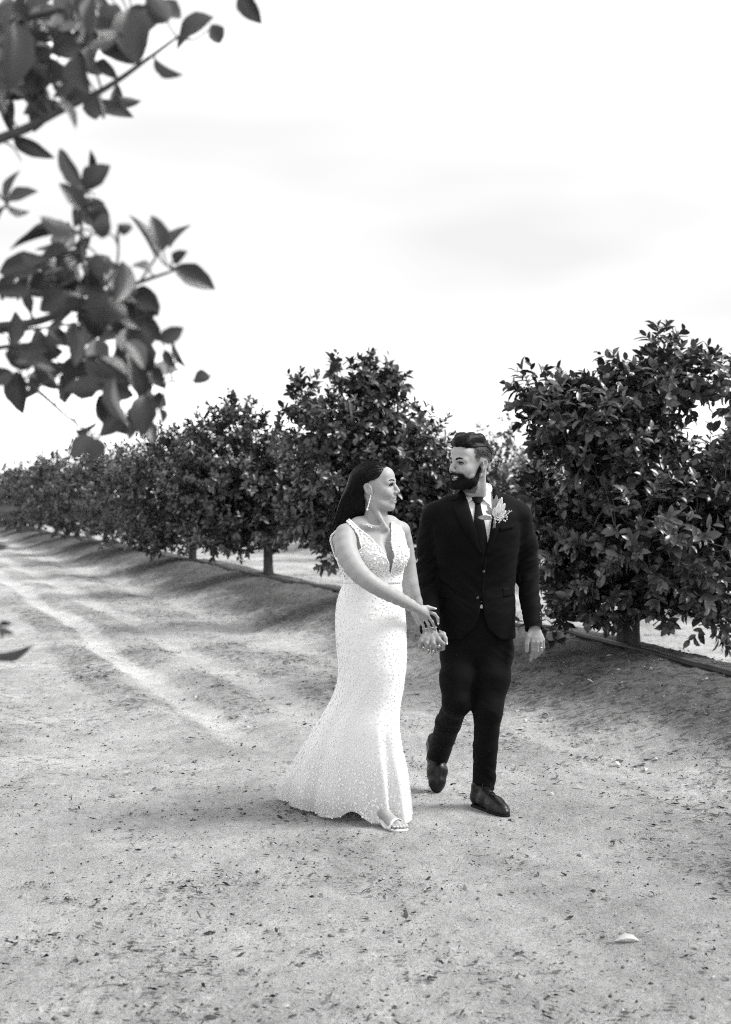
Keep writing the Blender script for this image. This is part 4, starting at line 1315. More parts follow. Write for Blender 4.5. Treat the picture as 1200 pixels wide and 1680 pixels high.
# ------------------------------------------------------------------ the groom
def build_groom():
    rs = np.random.default_rng(21)
    root = empty('person', tuple(P(790, 1338, 6.9) * np.array([1, 1, 0])))
    tag(root, 'bearded man in black suit, white shirt and dark tie with a boutonniere, walking', 'person', None)
    DC = 6.90
    # --- skin
    H = head_frame(R(-54), R(1), R(-3)); S = 1.03
    O = P(795, 763, 6.80) - H @ (np.array([-0.016, 0.081, 0.0]) * S)
    vol = Vol(P(676, 700, 6.9) * np.array([1, 0, 0]) + np.array([0, 6.55, 0.70]), (P(905, 700, 6.9)[0], 7.08, 1.83), 0.0032)
    L = build_head(vol, O, H, S, True)
    nb = P(787, 824, 6.92)
    vol.chain([L((-0.028, 0, -0.045)), L((-0.024, 0, -0.095)), nb, nb + np.array([0, 0.01, -0.06])], [0.052, 0.054, 0.058, 0.07], 0.02)
    for g in (-1, 1): vol.cone(L((-0.03, g * 0.058, -0.03)), nb + np.array([0.012 * g, -0.055, -0.01]), 0.013, 0.010, 0.02)
    vol.stack([knot(828, 742, 832, 6.92, 0.07), knot(860, 722, 848, 6.92, 0.09), knot(950, 728, 838, 6.92, 0.085), knot(1060, 728, 838, 6.92, 0.09)], 0.03)
    shR, elR, wrR = P(722, 850, 6.92), P(703, 940, 6.95), P(706, 1030, 6.74)
    shL, elL, wrL = P(845, 850, 6.92), P(864, 940, 6.96), P(877, 1027, 6.82)
    vol.chain([shR, elR, wrR], [0.048, 0.038, 0.027], 0.02)
    vol.chain([shL, elL, wrL], [0.048, 0.038, 0.028], 0.02)
    # his right hand, back towards the camera, closed on hers
    d = 6.70
    q = lambda x, y, o=0.0: P(x, y, d + o)
    fR = [([q(721, 1051, -0.002), q(728, 1056, 0.0), q(727, 1064, 0.022), q(719, 1066, 0.048)], 0.0108),
          ([q(711, 1056, -0.014), q(714, 1066, 0.0), q(713, 1069, 0.030)], 0.0110),
          ([q(700, 1056, -0.014), q(702, 1066, 0.0), q(703, 1068, 0.030)], 0.0106),
          ([q(691, 1052, -0.006), q(689, 1061, 0.004), q(694, 1064, 0.030)], 0.0096)]
    hand(vol, wrR, 0.034, fR, 0.0122, 0.009)
    vol.cone(q(724, 1041, 0.01), q(731, 1050, 0.03), 0.011, 0.010, 0.010)
    # his left hand hanging
    d2 = 6.80
    q = lambda x, y, o=0.0: P(x, y, d2 + o)
    fL = [([q(874, 1053, -0.012), q(874.5, 1066, -0.008), q(873, 1075, 0.006), q(871, 1083, 0.016)], 0.0112),
          ([q(881, 1054, -0.012), q(881, 1068, -0.004), q(878, 1078, 0.014)], 0.0112),
          ([q(886.5, 1053, -0.006), q(887, 1066, 0.004), q(883, 1075, 0.020)], 0.0106),
          ([q(890.5, 1050, 0.004), q(891.5, 1062, 0.010), q(888, 1070, 0.022)], 0.0096)]
    hand(vol, wrL, 0.034, fL, 0.0122, 0.009)
    vol.chain([q(873, 1034, 0.0), q(867, 1044, -0.016)], [0.015, 0.0135], 0.008)
    vol.chain([q(867, 1044, -0.016), q(864.5, 1056, -0.020), q(864.5, 1068, -0.014)], [0.0125, 0.0112, 0.0095], 0.003)
    V, Q = vol.mesh()
    tone = face_tone(V, O, H, S, True, rs)
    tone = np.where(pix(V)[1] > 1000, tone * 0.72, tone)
    part('body', root, V, Q, M['skin_groom'], True, tone)
    head_extras(root, O, H, S, True)
    # clipped hair on the sides and stubble round the beard
    BN = normals_of(V, Q)
    lq = (V - O) @ H / S
    hd = (np.abs(lq[:, 1]) < 0.09) & (lq[:, 2] > -0.13) & (lq[:, 2] < 0.13) & (np.abs(lq[:, 0]) < 0.12)
    side = np.nonzero(hd & (tone < 0.55) & (lq[:, 0] < 0.06) & (lq[:, 2] > -0.03) & ~((np.abs(lq[:, 1]) > 0.071) & (np.abs(lq[:, 0] + 0.012) < 0.032) & (lq[:, 2] < 0.042)))[0]
    chk = np.nonzero(hd & (tone < 0.75) & (lq[:, 0] > -0.004) & (lq[:, 2] < -0.0) & (np.abs(lq[:, 1]) < 0.072))[0]
    W = []
    for idx_, num, ln, rr in ((side, 5200, 0.0042, 0.00045), (chk, 1800, 0.0030, 0.0004)):
        k_ = rs.choice(idx_, num)
        p0 = V[k_] + rs.normal(size=(num, 3)) * 0.0012
        dn_ = unit(BN[k_] * 0.45 + H @ np.array([-0.5, 0, -0.55]) + rs.normal(size=(num, 3)) * 0.25)
        W.append(strands_mesh(np.stack([p0, p0 + dn_ * ln * 0.55, p0 + dn_ * ln], 1), rr, 0.0003))
    mb = MB()
    for v_, q_ in W: mb.add(v_, q_)
    v_, f_b = mb.get()
    part('clipped_hair', root, v_, f_b, M['hair'], kind='stuff')
    ring_c = q(887, 1062.5, 0.002)
    V, Qr, T = tube(np.array([ring_c + 0.0115 * (np.array([1, 0, 0]) * math.cos(a) + np.array([0, 1, 0]) * math.sin(a)) for a in np.linspace(0, 6.283, 17)]), 0.0016, 6)
    part('wedding_ring', root, V, [Qr, T], M['metal'])
    # --- hair on top, combed over
    hv = Vol(O - 0.19, O + 0.19, 0.0028)
    LL = lambda p: O + H @ (np.asarray(p, float) * S)
    hv.ell(LL((-0.012, 0, 0.036)), np.array([0.1005, 0.0775, 0.0880]) * S, H, 0.01)
    hv.chain([LL((0.064, -0.040, 0.096)), LL((0.070, 0.0, 0.102)), LL((0.064, 0.038, 0.096))], np.array([0.021, 0.025, 0.020]) * S, 0.02)
    hv.chain([LL((0.045, -0.03, 0.120)), LL((-0.025, -0.03, 0.126)), LL((-0.082, -0.02, 0.086))], np.array([0.028, 0.022, 0.012]) * S, 0.02)
    hv.chain([LL((0.045, 0.026, 0.116)), LL((-0.022, 0.028, 0.120)), LL((-0.082, 0.018, 0.084))], np.array([0.027, 0.022, 0.012]) * S, 0.02)
    # cut below a sloping line and in front of the hairline
    def low(x, y, z):
        p0 = [x - O[0], y - O[1], z - O[2]]
        f = sum(p0[j] * H[j, 0] for j in range(3)) / S; s = sum(p0[j] * H[j, 1] for j in range(3)) / S; u = sum(p0[j] * H[j, 2] for j in range(3)) / S
        lim = 0.080 - 0.10 * np.clip(f - 0.02, 0, 1) + 0.12 * np.clip(0.02 - f, 0, 0.05) - 0.6 * np.clip(-0.05 - f, 0, 1)
        return (u - lim) * S
    hv.put(lambda x, y, z: low(x, y, z), O - 0.19, O + 0.19, 0.004, -1)
    V, Q = hv.mesh(); N = normals_of(V, Q)
    V = V + N * (0.0016 * fbm(V @ H * np.array([40, 160, 160]), 2, 8))[:, None]
    hair = part('hair', root, V, Q, M['hair'])
    # strands over it
    sel = rs.choice(len(V), 1500)
    p0 = V[sel]; n0 = N[sel]
    pts = [p0 - n0 * 0.002]
    dirv = unit(H @ np.array([-0.9, -0.35, 0.15]) + rs.normal(size=(len(sel), 3)) * 0.16)
    for k in range(5):
        dd = unit(dirv - n0 * (dirv * n0).sum(1, keepdims=True) * 0.9 + n0 * (0.16 - 0.08 * k))
        pts.append(pts[-1] + dd * 0.0065)
        n0 = hv.grad(pts[-1])
    Vs, Qs = strands_mesh(np.stack(pts, 1), 0.0011, 0.0004)
    part('strands', hair, Vs, Qs, M['hair'], kind='stuff')
    # --- beard
    bv = Vol(O - 0.17, O + 0.15, 0.0026)
    ix = [np.arange(n_) for n_ in bv.f.shape]
    G = np.stack(np.meshgrid(*[bv.lo[k] + bv.h * ix[k] for k in range(3)], indexing='ij'), -1)
    loc = (G - O) @ H / S
    f_, s_, u_ = loc[..., 0], np.abs(loc[..., 1]), loc[..., 2]
    ut = np.interp(f_, [0.0, 0.012, 0.028, 0.05, 0.068, 0.085, 0.11], [0.006, -0.024, -0.054, -0.066, -0.060, -0.0465, -0.044])
    ut = ut - 0.004 * np.clip((0.03 - f_) / 0.03, 0, 1)
    reg = np.maximum(u_ - ut, np.maximum(-0.117 - u_, 0.004 + 0.42 * np.clip(-0.07 - u_, 0, 1) - f_))
    lipx = np.sqrt((s_ / 0.0255) ** 2 + ((u_ + 0.0670 - 0.007 * (s_ / 0.025) ** 2) / 0.0145) ** 2)
    reg = np.maximum(reg, np.where(f_ > 0.05, (1 - lipx) * 0.016, -1))
    off = 0.0026 + 0.0034 * sstep(-0.06, -0.105, u_) + 0.002 * (f_ > 0.07)
    bv.f = np.maximum(vol.sample(G) - off * S, (reg + 0.003 * fbm(G * 120, 2, 5)) * S).astype(np.float32)
    del G, loc
    V, Q = bv.mesh(); N = normals_of(V, Q)
    V = V + N * (0.0022 * fbm(V * 170, 3, 3))[:, None]
    beard = part('beard', root, V, Q, M['beard'])
    sel = rs.choice(len(V), 1700)
    out = vol.sample(V[sel]) > 0.001
    p0, n0 = V[sel][out], N[sel][out]
    dd = unit(n0 * 0.35 + H @ np.array([0.25, 0, -0.9]) + rs.normal(size=p0.shape) * 0.25)
    Vs, Qs = strands_mesh(np.stack([p0 - n0 * 0.001, p0 + dd * 0.003, p0 + dd * 0.006], 1), 0.0007, 0.0003)
    part('whiskers', beard, Vs, Qs, M['beard'], kind='stuff')
    # --- shirt
    sv = Vol((P(715, 700, 6.9)[0], 6.62, 0.82), (P(860, 700, 6.9)[0], 7.06, 1.63), 0.005)
    sv.stack([knot(1000, 735, 832, DC, 0.100), knot(950, 732, 836, DC, 0.100), knot(890, 724, 846, DC, 0.118), knot(850, 718, 848, DC, 0.112), knot(826, 738, 836, 6.92, 0.080), knot(814, 756, 815, 6.93, 0.066)], 0.012)
    sv.cone(P(786, 824, 6.925), P(787, 812, 6.93), 0.066, 0.063, 0.012)
    V, Q = sv.mesh(); N = normals_of(V, Q)
    V = wrinkle(V, N, 0.003, 14, 14, 6, 9)
    shirt = part('shirt', root, V, Q, M['shirt'])
    V, Q = strip(sv, [(761, 802), (763, 810), (767, 826)], [(771, 803), (778, 809), (783, 814)], 6.7, 6.98, 0.010, 0.006, 14, 8, 0.003)
    part('collar_wing', shirt, V, Q, M['shirt'])
    V, Q = strip(sv, [(797, 805), (791, 809), (785, 813)], [(807.5, 806), (807.5, 815), (804, 830)], 6.7, 6.98, 0.011, 0.006, 14, 8, 0.003)
    part('collar_wing', shirt, V, Q, M['shirt'])
    c0, c1 = P(786, 819, 6.925), P(787.5, 790, 6.94)
    rows = []
    aa = np.linspace(R(18), R(342), 40)
    tt = 0.30 + 0.70 * ((1 - np.cos(aa)) / 2) ** 0.8
    for rr, lo_ in ((0.0590, 1.0), (0.0575, 0.0), (0.0605, 0.0), (0.0700, 0.62)):
        t_ = tt - lo_ * np.minimum(tt, 0.9) if lo_ < 1 else tt * 0
        rows.append(c0 + (c1 - c0) * t_[:, None] + rr * np.stack([np.sin(aa), -np.cos(aa) * 0.98, 0 * aa], -1))
    V = np.concatenate(rows)
    part('collar_stand', shirt, V, grid_quads(4, 40), M['shirt'])
    mb = MB()
    V, Q = strip(sv, [(774.5, 815), (775, 819), (779.5, 826)], [(793, 815), (792.5, 819), (789, 826)], 6.7, 6.98, 0.016, 0.016, 10, 8, 0.007); mb.add(V, Q)
    V, Q = strip(sv, [(780, 824.5), (779, 838), (778, 852), (780, 878), (786, 925)], [(788.5, 824.5), (791, 838), (794.5, 852), (799, 878), (803, 925)], 6.7, 6.98, 0.009, 0.006, 24, 8, 0.004); mb.add(V, Q)
    V, F = mb.get()
    part('tie', root, V, F, M['suit_trim'])
    # --- jacket
    jv = Vol((P(672, 700, 6.9)[0], 6.58, 0.72), (P(906, 700, 6.9)[0], 7.12, 1.62), 0.0048)
    jv.stack([knot(1046, 716, 846, DC, 0.128), knot(1000, 717, 846, DC, 0.128), knot(955, 719, 845, DC, 0.116), knot(900, 710, 852, DC, 0.128), knot(860, 704, 858, DC, 0.126), knot(838, 705, 857, 6.91, 0.108), knot(822, 726, 842, 6.92, 0.088), knot(806, 752, 816, 6.93, 0.068)], 0.01, 1, 2.25)
    jv.chain([P(718, 843, 6.92), P(738, 830, 6.92)], [0.056, 0.05], 0.03)
    jv.chain([P(848, 842, 6.92), P(828, 828, 6.92)], [0.056, 0.05], 0.03)
    jv.chain([P(713, 849, 6.92), P(705, 895, 6.945), P(702, 940, 6.945)], [0.064, 0.060, 0.056], 0.03)
    capped(jv, P(702, 940, 6.945), P(705, 1036, 6.73), 0.056, 0.0475, 0.02)
    jv.chain([P(852, 849, 6.92), P(861, 895, 6.95), P(865, 940, 6.955)], [0.064, 0.060, 0.056], 0.03)
    capped(jv, P(865, 940, 6.955), P(876.5, 1033, 6.81), 0.056, 0.044, 0.02)
    jv.cone(P(705, 1025, 6.755), P(706, 1050, 6.70), 0.040, 0.041, 0.004, -1)
    jv.cone(P(876, 1022, 6.83), P(878, 1046, 6.79), 0.037, 0.038, 0.004, -1)
    jv.cone(P(786, 830, 6.91), P(795, 770, 6.95), 0.068, 0.070, 0.006, -1)
    jv.put(pxfn([790, 806, 830, 852, 880, 908], [758, 762, 770, 777, 785, 795], [811, 810, 809, 807, 803, 796], (780, 908), 6.88), P(740, 912, 6.6), P(830, 790, 6.9), 0.003, -1)
    jv.put(pxfn([985, 1000, 1014, 1030, 1040, 1050], [790, 788, 785, 778, 768, 757], [791, 793.5, 795, 801, 810, 822], (982, 1060), 6.86), P(740, 1062, 6.55), P(850, 980, 6.9), 0.003, -1)
    ca = P(787, 806, 6.93)
    jv.chain([ca + np.array([0.076 * math.sin(a), -0.072 * math.cos(a), -0.008 + 0.030 * (1 - math.cos(a)) * 0.5]) for a in np.linspace(R(70), R(290), 11)], 0.0115, 0.01)
    V, Q = jv.mesh(); N = normals_of(V, Q)
    qx, qy = pix(V)
    arm = ((qx < 716) | (qx > 853)) & (qy > 850)
    V = wrinkle(V, N, 0.0040, 7, 7, 16, 41)
    fold = ridges(qy * 0.075 + qx * 0.05, qx * 0.022, V[:, 1] * 3, 6) * (0.35 + np.exp(-((qy - 945) / 40.0) ** 2))
    V = V + N * np.where(arm, 0.0085 * fold, 0.0)[:, None]
    drag = ridges((qy - 940) * 0.06 + np.abs(qx - 792) * 0.045, qx * 0.015, V[:, 1] * 2, 16) * np.exp(-((qy - 955) / 50.0) ** 2) * ~arm
    V = V + N * (0.0060 * drag)[:, None]
    jacket = part('jacket', root, V, Q, M['suit'])
    for le, ri in (([(757, 807), (746, 823), (743.5, 833), (752, 853), (764, 876), (789, 911)], [(761, 804), (767, 824), (773, 842), (779, 860), (785, 880), (796, 910)]),
                   ([(810, 804), (808.5, 824), (808, 842), (806, 860), (803, 880), (796.5, 910)], [(817, 807), (827, 824), (828, 835), (823, 855), (815, 878), (801, 912)])):
        V, Q = strip(jv, le, ri, 6.6, 7.0, 0.0055, 0.006, 30, 8, 0.0035)
        part('lapel', jacket, V, Q, M['suit'])
    for le, ri in (([(755, 804), (744, 821)], [(761, 802), (764, 818)]), ([(811, 803), (810, 816)], [(817, 805), (828, 821)])):
        V, Q = strip(jv, le, ri, 6.6, 7.0, 0.0085, 0.006, 10, 6, 0.003)
        part('collar', jacket, V, Q, M['suit'])
    V, Q = strip(jv, [(795, 906), (793, 940), (790, 986)], [(800, 906), (797, 940), (792.5, 986)], 6.6, 7.0, 0.004, 0.004, 20, 4, 0.001)
    part('front_edge', jacket, V, Q, M['suit'])
    for (bx, by) in ((794, 938), (784, 981)):
        c = jv.drape(np.array([bx]), np.array([by]), 6.6, 7.0, 0.004)[0]
        V, Q = sphere_mesh(c, np.array([0.0075, 0.004, 0.0075]))
        part('button', jacket, V, Q, M['button'])
    for k in range(3):
        c = jv.drape(np.array([887 - k * 0.5]), np.array([1016 - 5 * k]), 6.6, 7.0, 0.002)[0]
        V, Q = sphere_mesh(c, np.array([0.005, 0.004, 0.005]), 8, 6)
        part('button', jacket, V, Q, M['button'])
    V, Q = strip(jv, [(824, 966), (825, 980)], [(845, 962), (845, 977)], 6.6, 7.0, 0.004, 0.004, 6, 8, 0.001)
    part('pocket_flap', jacket, V, Q, M['suit'])
    V, Q = strip(jv, [(722, 968), (722, 981)], [(745, 970), (744, 984)], 6.6, 7.0, 0.004, 0.004, 6, 8, 0.001)
    part('pocket_flap', jacket, V, Q, M['suit'])
    V, Q = strip(jv, [(819, 866), (819.5, 872)], [(843, 860), (843.5, 866)], 6.6, 7.0, 0.003, 0.004, 4, 8, 0.001)
    part('breast_pocket', jacket, V, Q, M['suit'])
    # --- trousers
    tv = Vol((P(690, 700, 6.9)[0], 6.55, 0.08), (P(870, 700, 6.9)[0], 7.55, 1.0), 0.005)
    tv.stack([knot(985, 730, 836, DC, 0.105), knot(1030, 726, 839, DC, 0.110), knot(1070, 726, 839, 6.91, 0.108), knot(1100, 736, 828, 6.92, 0.085)], 0.02)
    kR = P(750, 1152, 6.80)
    tv.chain([P(753, 1070, 6.90), P(751, 1115, 6.84), kR], [0.087, 0.083, 0.069], 0.03)
    tv.chain([kR, P(736, 1186, 6.97)], [0.062, 0.060], 0.025)
    capped(tv, P(736, 1186, 6.97), P(717, 1244, 7.27), 0.060, 0.0565, 0.02)
    kL = P(801, 1166, 6.80)
    tv.chain([P(812, 1068, 6.90), P(808, 1112, 6.84), kL, P(797, 1224, 6.82)], [0.087, 0.083, 0.066, 0.058], 0.03)
    capped(tv, P(797, 1224, 6.82), P(793.5, 1300, 6.855), 0.058, 0.0555, 0.015)
    V, Q = tv.mesh(); N = normals_of(V, Q)
    qx, qy = pix(V)
    V = wrinkle(V, N, 0.0045, 7, 7, 14, 51)
    left = qx < 777
    kf = 0.15 + np.exp(-((qy - 1165) / 30.0) ** 2) * left + 0.5 * np.exp(-((qy - 1170) / 26.0) ** 2) * ~left + 1.0 * np.exp(-((qy - 1282) / 18.0) ** 2) * ~left + 1.0 * np.exp(-((qy - 1232) / 18.0) ** 2) * left + 0.7 * np.exp(-((qy - 1078) / 22.0) ** 2)
    V = V + N * (0.0042 * kf * ridges(qy * 0.07 - np.abs(qx - 785) * 0.05, qx * 0.02, V[:, 1] * 3, 5))[:, None]
    part('trousers', root, V, Q, M['suit'])
    V, Q = strip(tv, [(789.8, 981), (789, 988), (787.5, 998)], [(791.2, 981), (792, 988), (792.5, 998)], 6.6, 7.0, 0.004, 0.004, 8, 4, 0.0)
    part('shirt_hem', shirt, V, Q, M['shirt'])
    # --- shoes, built once in their own axes
    s = Vol((-0.03, -0.07, -0.02), (0.32, 0.07, 0.16), 0.0035)
    s.chain([(0.038, 0, 0.045), (0.11, 0.0, 0.046), (0.19, 0.003, 0.030), (0.245, 0.0, 0.020), (0.272, -0.003, 0.014)], [0.035, 0.036, 0.043, 0.034, 0.022], 0.02)
    s.chain([(0.035, 0, 0.05), (0.045, 0, 0.115)], [0.034, 0.036], 0.02)
    s.chain([(0.06, 0, 0.095), (0.12, 0, 0.066), (0.17, 0, 0.045)], [0.033, 0.030, 0.030], 0.02)
    s.put(lambda x, y, z: z - 0.012 + 0 * x + 0 * y, (-0.03, -0.07, -0.02), (0.32, 0.07, 0.012), 0.003, -1)
    s.put(lambda x, y, z: 0.122 - z + 0.25 * (x - 0.05) + 0 * y, (-0.03, -0.07, 0.1), (0.32, 0.07, 0.16), 0.003, -1)
    SV, SQ = s.mesh()
    c = Vol((-0.03, -0.07, -0.01), (0.33, 0.07, 0.03), 0.003)
    c.chain([(0.038, 0, 0.006), (0.11, 0.0, 0.006), (0.19, 0.003, 0.006), (0.245, 0.0, 0.006), (0.270, -0.003, 0.006)], [0.0345, 0.034, 0.0435, 0.0355, 0.0255], 0.01)
    c.put(lambda x, y, z: z - 0.0 + 0 * x + 0 * y, (-0.03, -0.07, -0.01), (0.33, 0.07, 0.0), 0.0, -1)
    c.put(lambda x, y, z: 0.014 - z + 0 * x + 0 * y, (-0.03, -0.07, 0.014), (0.33, 0.07, 0.03), 0.0, -1)
    CV, CQ = c.mesh()
    lm = MB()
    for k in range(4):
        fx = 0.095 + 0.018 * k
        zt = s_top(s, fx)
        lm.tube(spline([(fx + 0.004, -0.020, s_top(s, fx + 0.004, -0.020) + 0.001), (fx, 0, zt + 0.0025), (fx + 0.004, 0.020, s_top(s, fx + 0.004, 0.020) + 0.001)], 7), 0.0018, 5)
    lm.tube(spline([(0.095, 0, s_top(s, 0.095) + 0.004), (0.105, -0.018, s_top(s, 0.1) + 0.012), (0.118, -0.03, s_top(s, 0.11, -0.03) + 0.004)], 7), 0.0016, 5)
    lm.tube(spline([(0.095, 0, s_top(s, 0.095) + 0.004), (0.105, 0.018, s_top(s, 0.1) + 0.012), (0.118, 0.03, s_top(s, 0.11, 0.03) + 0.004)], 7), 0.0016, 5)
    LV, LF = lm.get()
    crease = lambda V, N: V + N * (0.0022 * np.exp(-((V[:, 0] - 0.180) / 0.03) ** 2) * ridges(V[:, 0] * 55, V[:, 1] * 12, V[:, 2] * 5, 3) * (V[:, 2] > 0.03))[:, None]
    SV = crease(SV, normals_of(SV, SQ))
    for heel, fwd, pitch, roll in ((np.array([0.525, 6.885, 0.0]), np.array([0.48, -0.877, 0]), 0.0, 0.0), (None, np.array([0.06, -0.998, 0]), R(-49), R(4))):
        f = unit(fwd); u = np.array([0, 0, 1.0])
        if pitch:
            f2 = f * math.cos(pitch) + u * math.sin(pitch); u2 = u * math.cos(pitch) - f * math.sin(pitch)
            f, u = f2, u2
        sd_ = np.cross(u, f)
        Rm = np.stack([f, sd_, u], 1)
        if heel is None:
            toe = P(718, 1300, 7.17); toe[2] = 0.0
            low = (CV @ Rm.T)[:, 2].min()
            tip = np.array([0.285, 0, 0.0]) @ Rm.T
            heel = toe - tip; heel[2] = -low + float(ground_h(toe[0], toe[1])) + 0.001
        else:
            heel[2] = float(ground_h(heel[0], heel[1])) - 0.002
        if pitch: Rm = Rm * np.array([1.0, 1.14, 1.05])
        sh = part('shoe', root, SV @ Rm.T + heel, SQ, M['shoe'])
        part('sole', sh, CV @ Rm.T + heel, CQ, M['sole'])
        part('shoelace', sh, LV @ Rm.T + heel, LF, M['sole'])
    # --- boutonniere
    bd = 6.745
    q = lambda x, y, o=0.0: P(x, y, bd + o)
    mb = MB()
    for (x, y) in ((809, 867), (811, 866), (813, 866)):
        mb.tube(spline([q(x, y, 0.0), q(813, 852, -0.008), q(816, 838, -0.012)], 6), 0.0022, 5)
    mb.tube(np.array([q(811, 859, -0.002), q(813, 850, -0.006)]), 0.0055, 8)
    V, F = mb.get()
    bt = part('boutonniere', root, V, F, M['greenery'])
    def petal(b, t, w, curl, mat, nm):
        b, t = np.asarray(b), np.asarray(t)
        ax = t - b; Ln = np.linalg.norm(ax); ax = ax / Ln
        sd_ = unit(np.cross(ax, np.array([0, -1.0, 0.15])))
        n_ = np.cross(sd_, ax); n_ = n_ * (-1 if n_[1] > 0 else 1)
        u, v = np.meshgrid(np.linspace(0, 1, 6), np.linspace(-1, 1, 5), indexing='ij')
        wd = w * np.sin(np.clip(u * 0.93 + 0.05, 0, 1) * math.pi) ** 0.7
        VV = b + ax * (u * Ln)[..., None] + sd_ * (wd * v * 0.5)[..., None] + n_ * (curl * (np.sin(u * math.pi) * 0.5 + v ** 2 * 0.4))[..., None] * w
        VV = VV.reshape(-1, 3)
        Q = grid_quads(6, 5)
        V2, Q2 = shell(VV, Q, 0.0008)
        part(nm, bt, V2, Q2, mat)
    for (b, t, w, cl) in (((815, 846), (824, 816), .026, .5), ((816, 846), (829, 826), .028, .6), ((815, 847), (831, 838), .024, .6), ((812, 847), (812, 832), .024, .7), ((814, 848), (808, 838), .022, .7), ((815, 846), (819, 826), .026, .8), ((816, 848), (827, 846), .022, .6)):
        petal(q(*b, -0.016), q(*t, -0.026), w, cl, M['petal'], 'petal')
    for (b, t, w) in (((808, 850), (784, 849), .024), ((808, 846), (800, 829), .020), ((806, 844), (797, 838), .016), ((811, 842), (811, 818), .020), ((813, 840), (815, 812), .020), ((811, 836), (820, 818), .016)):
        petal(q(*b, -0.014), q(*t, -0.016), w, 0.25, M['greenery'], 'leaf')
    fl = MB()
    for k in range(26):
        c_ = q(rs.normal(819, 5), rs.normal(852, 3.5), rs.uniform(-0.03, -0.014))
        V, Q = sphere_mesh(c_, rs.uniform(0.0028, 0.0045), 6, 5); fl.add(V, Q)
    for k in range(16):
        a = k / 15
        c_ = q(826 + 12 * a + rs.normal(0, 1.2), 850 - 12 * a + rs.normal(0, 1.2), -0.016)
        V, Q = sphere_mesh(c_, 0.0026, 6, 4); fl.add(V, Q)
        fl.tube(np.array([q(820, 852, -0.014), c_]), 0.0008, 3, False)
    V, F = fl.get()
    part('filler_flowers', bt, V, F, M['petal'], kind='stuff')
    return jv
def s_top(v, x, y=0.0):
    zz = np.linspace(0.16, 0.0, 200)
    f = v.sample(np.stack([np.full(200, x), np.full(200, y), zz], -1))
    return float(zz[np.argmax(f < 0)])
build_groom()
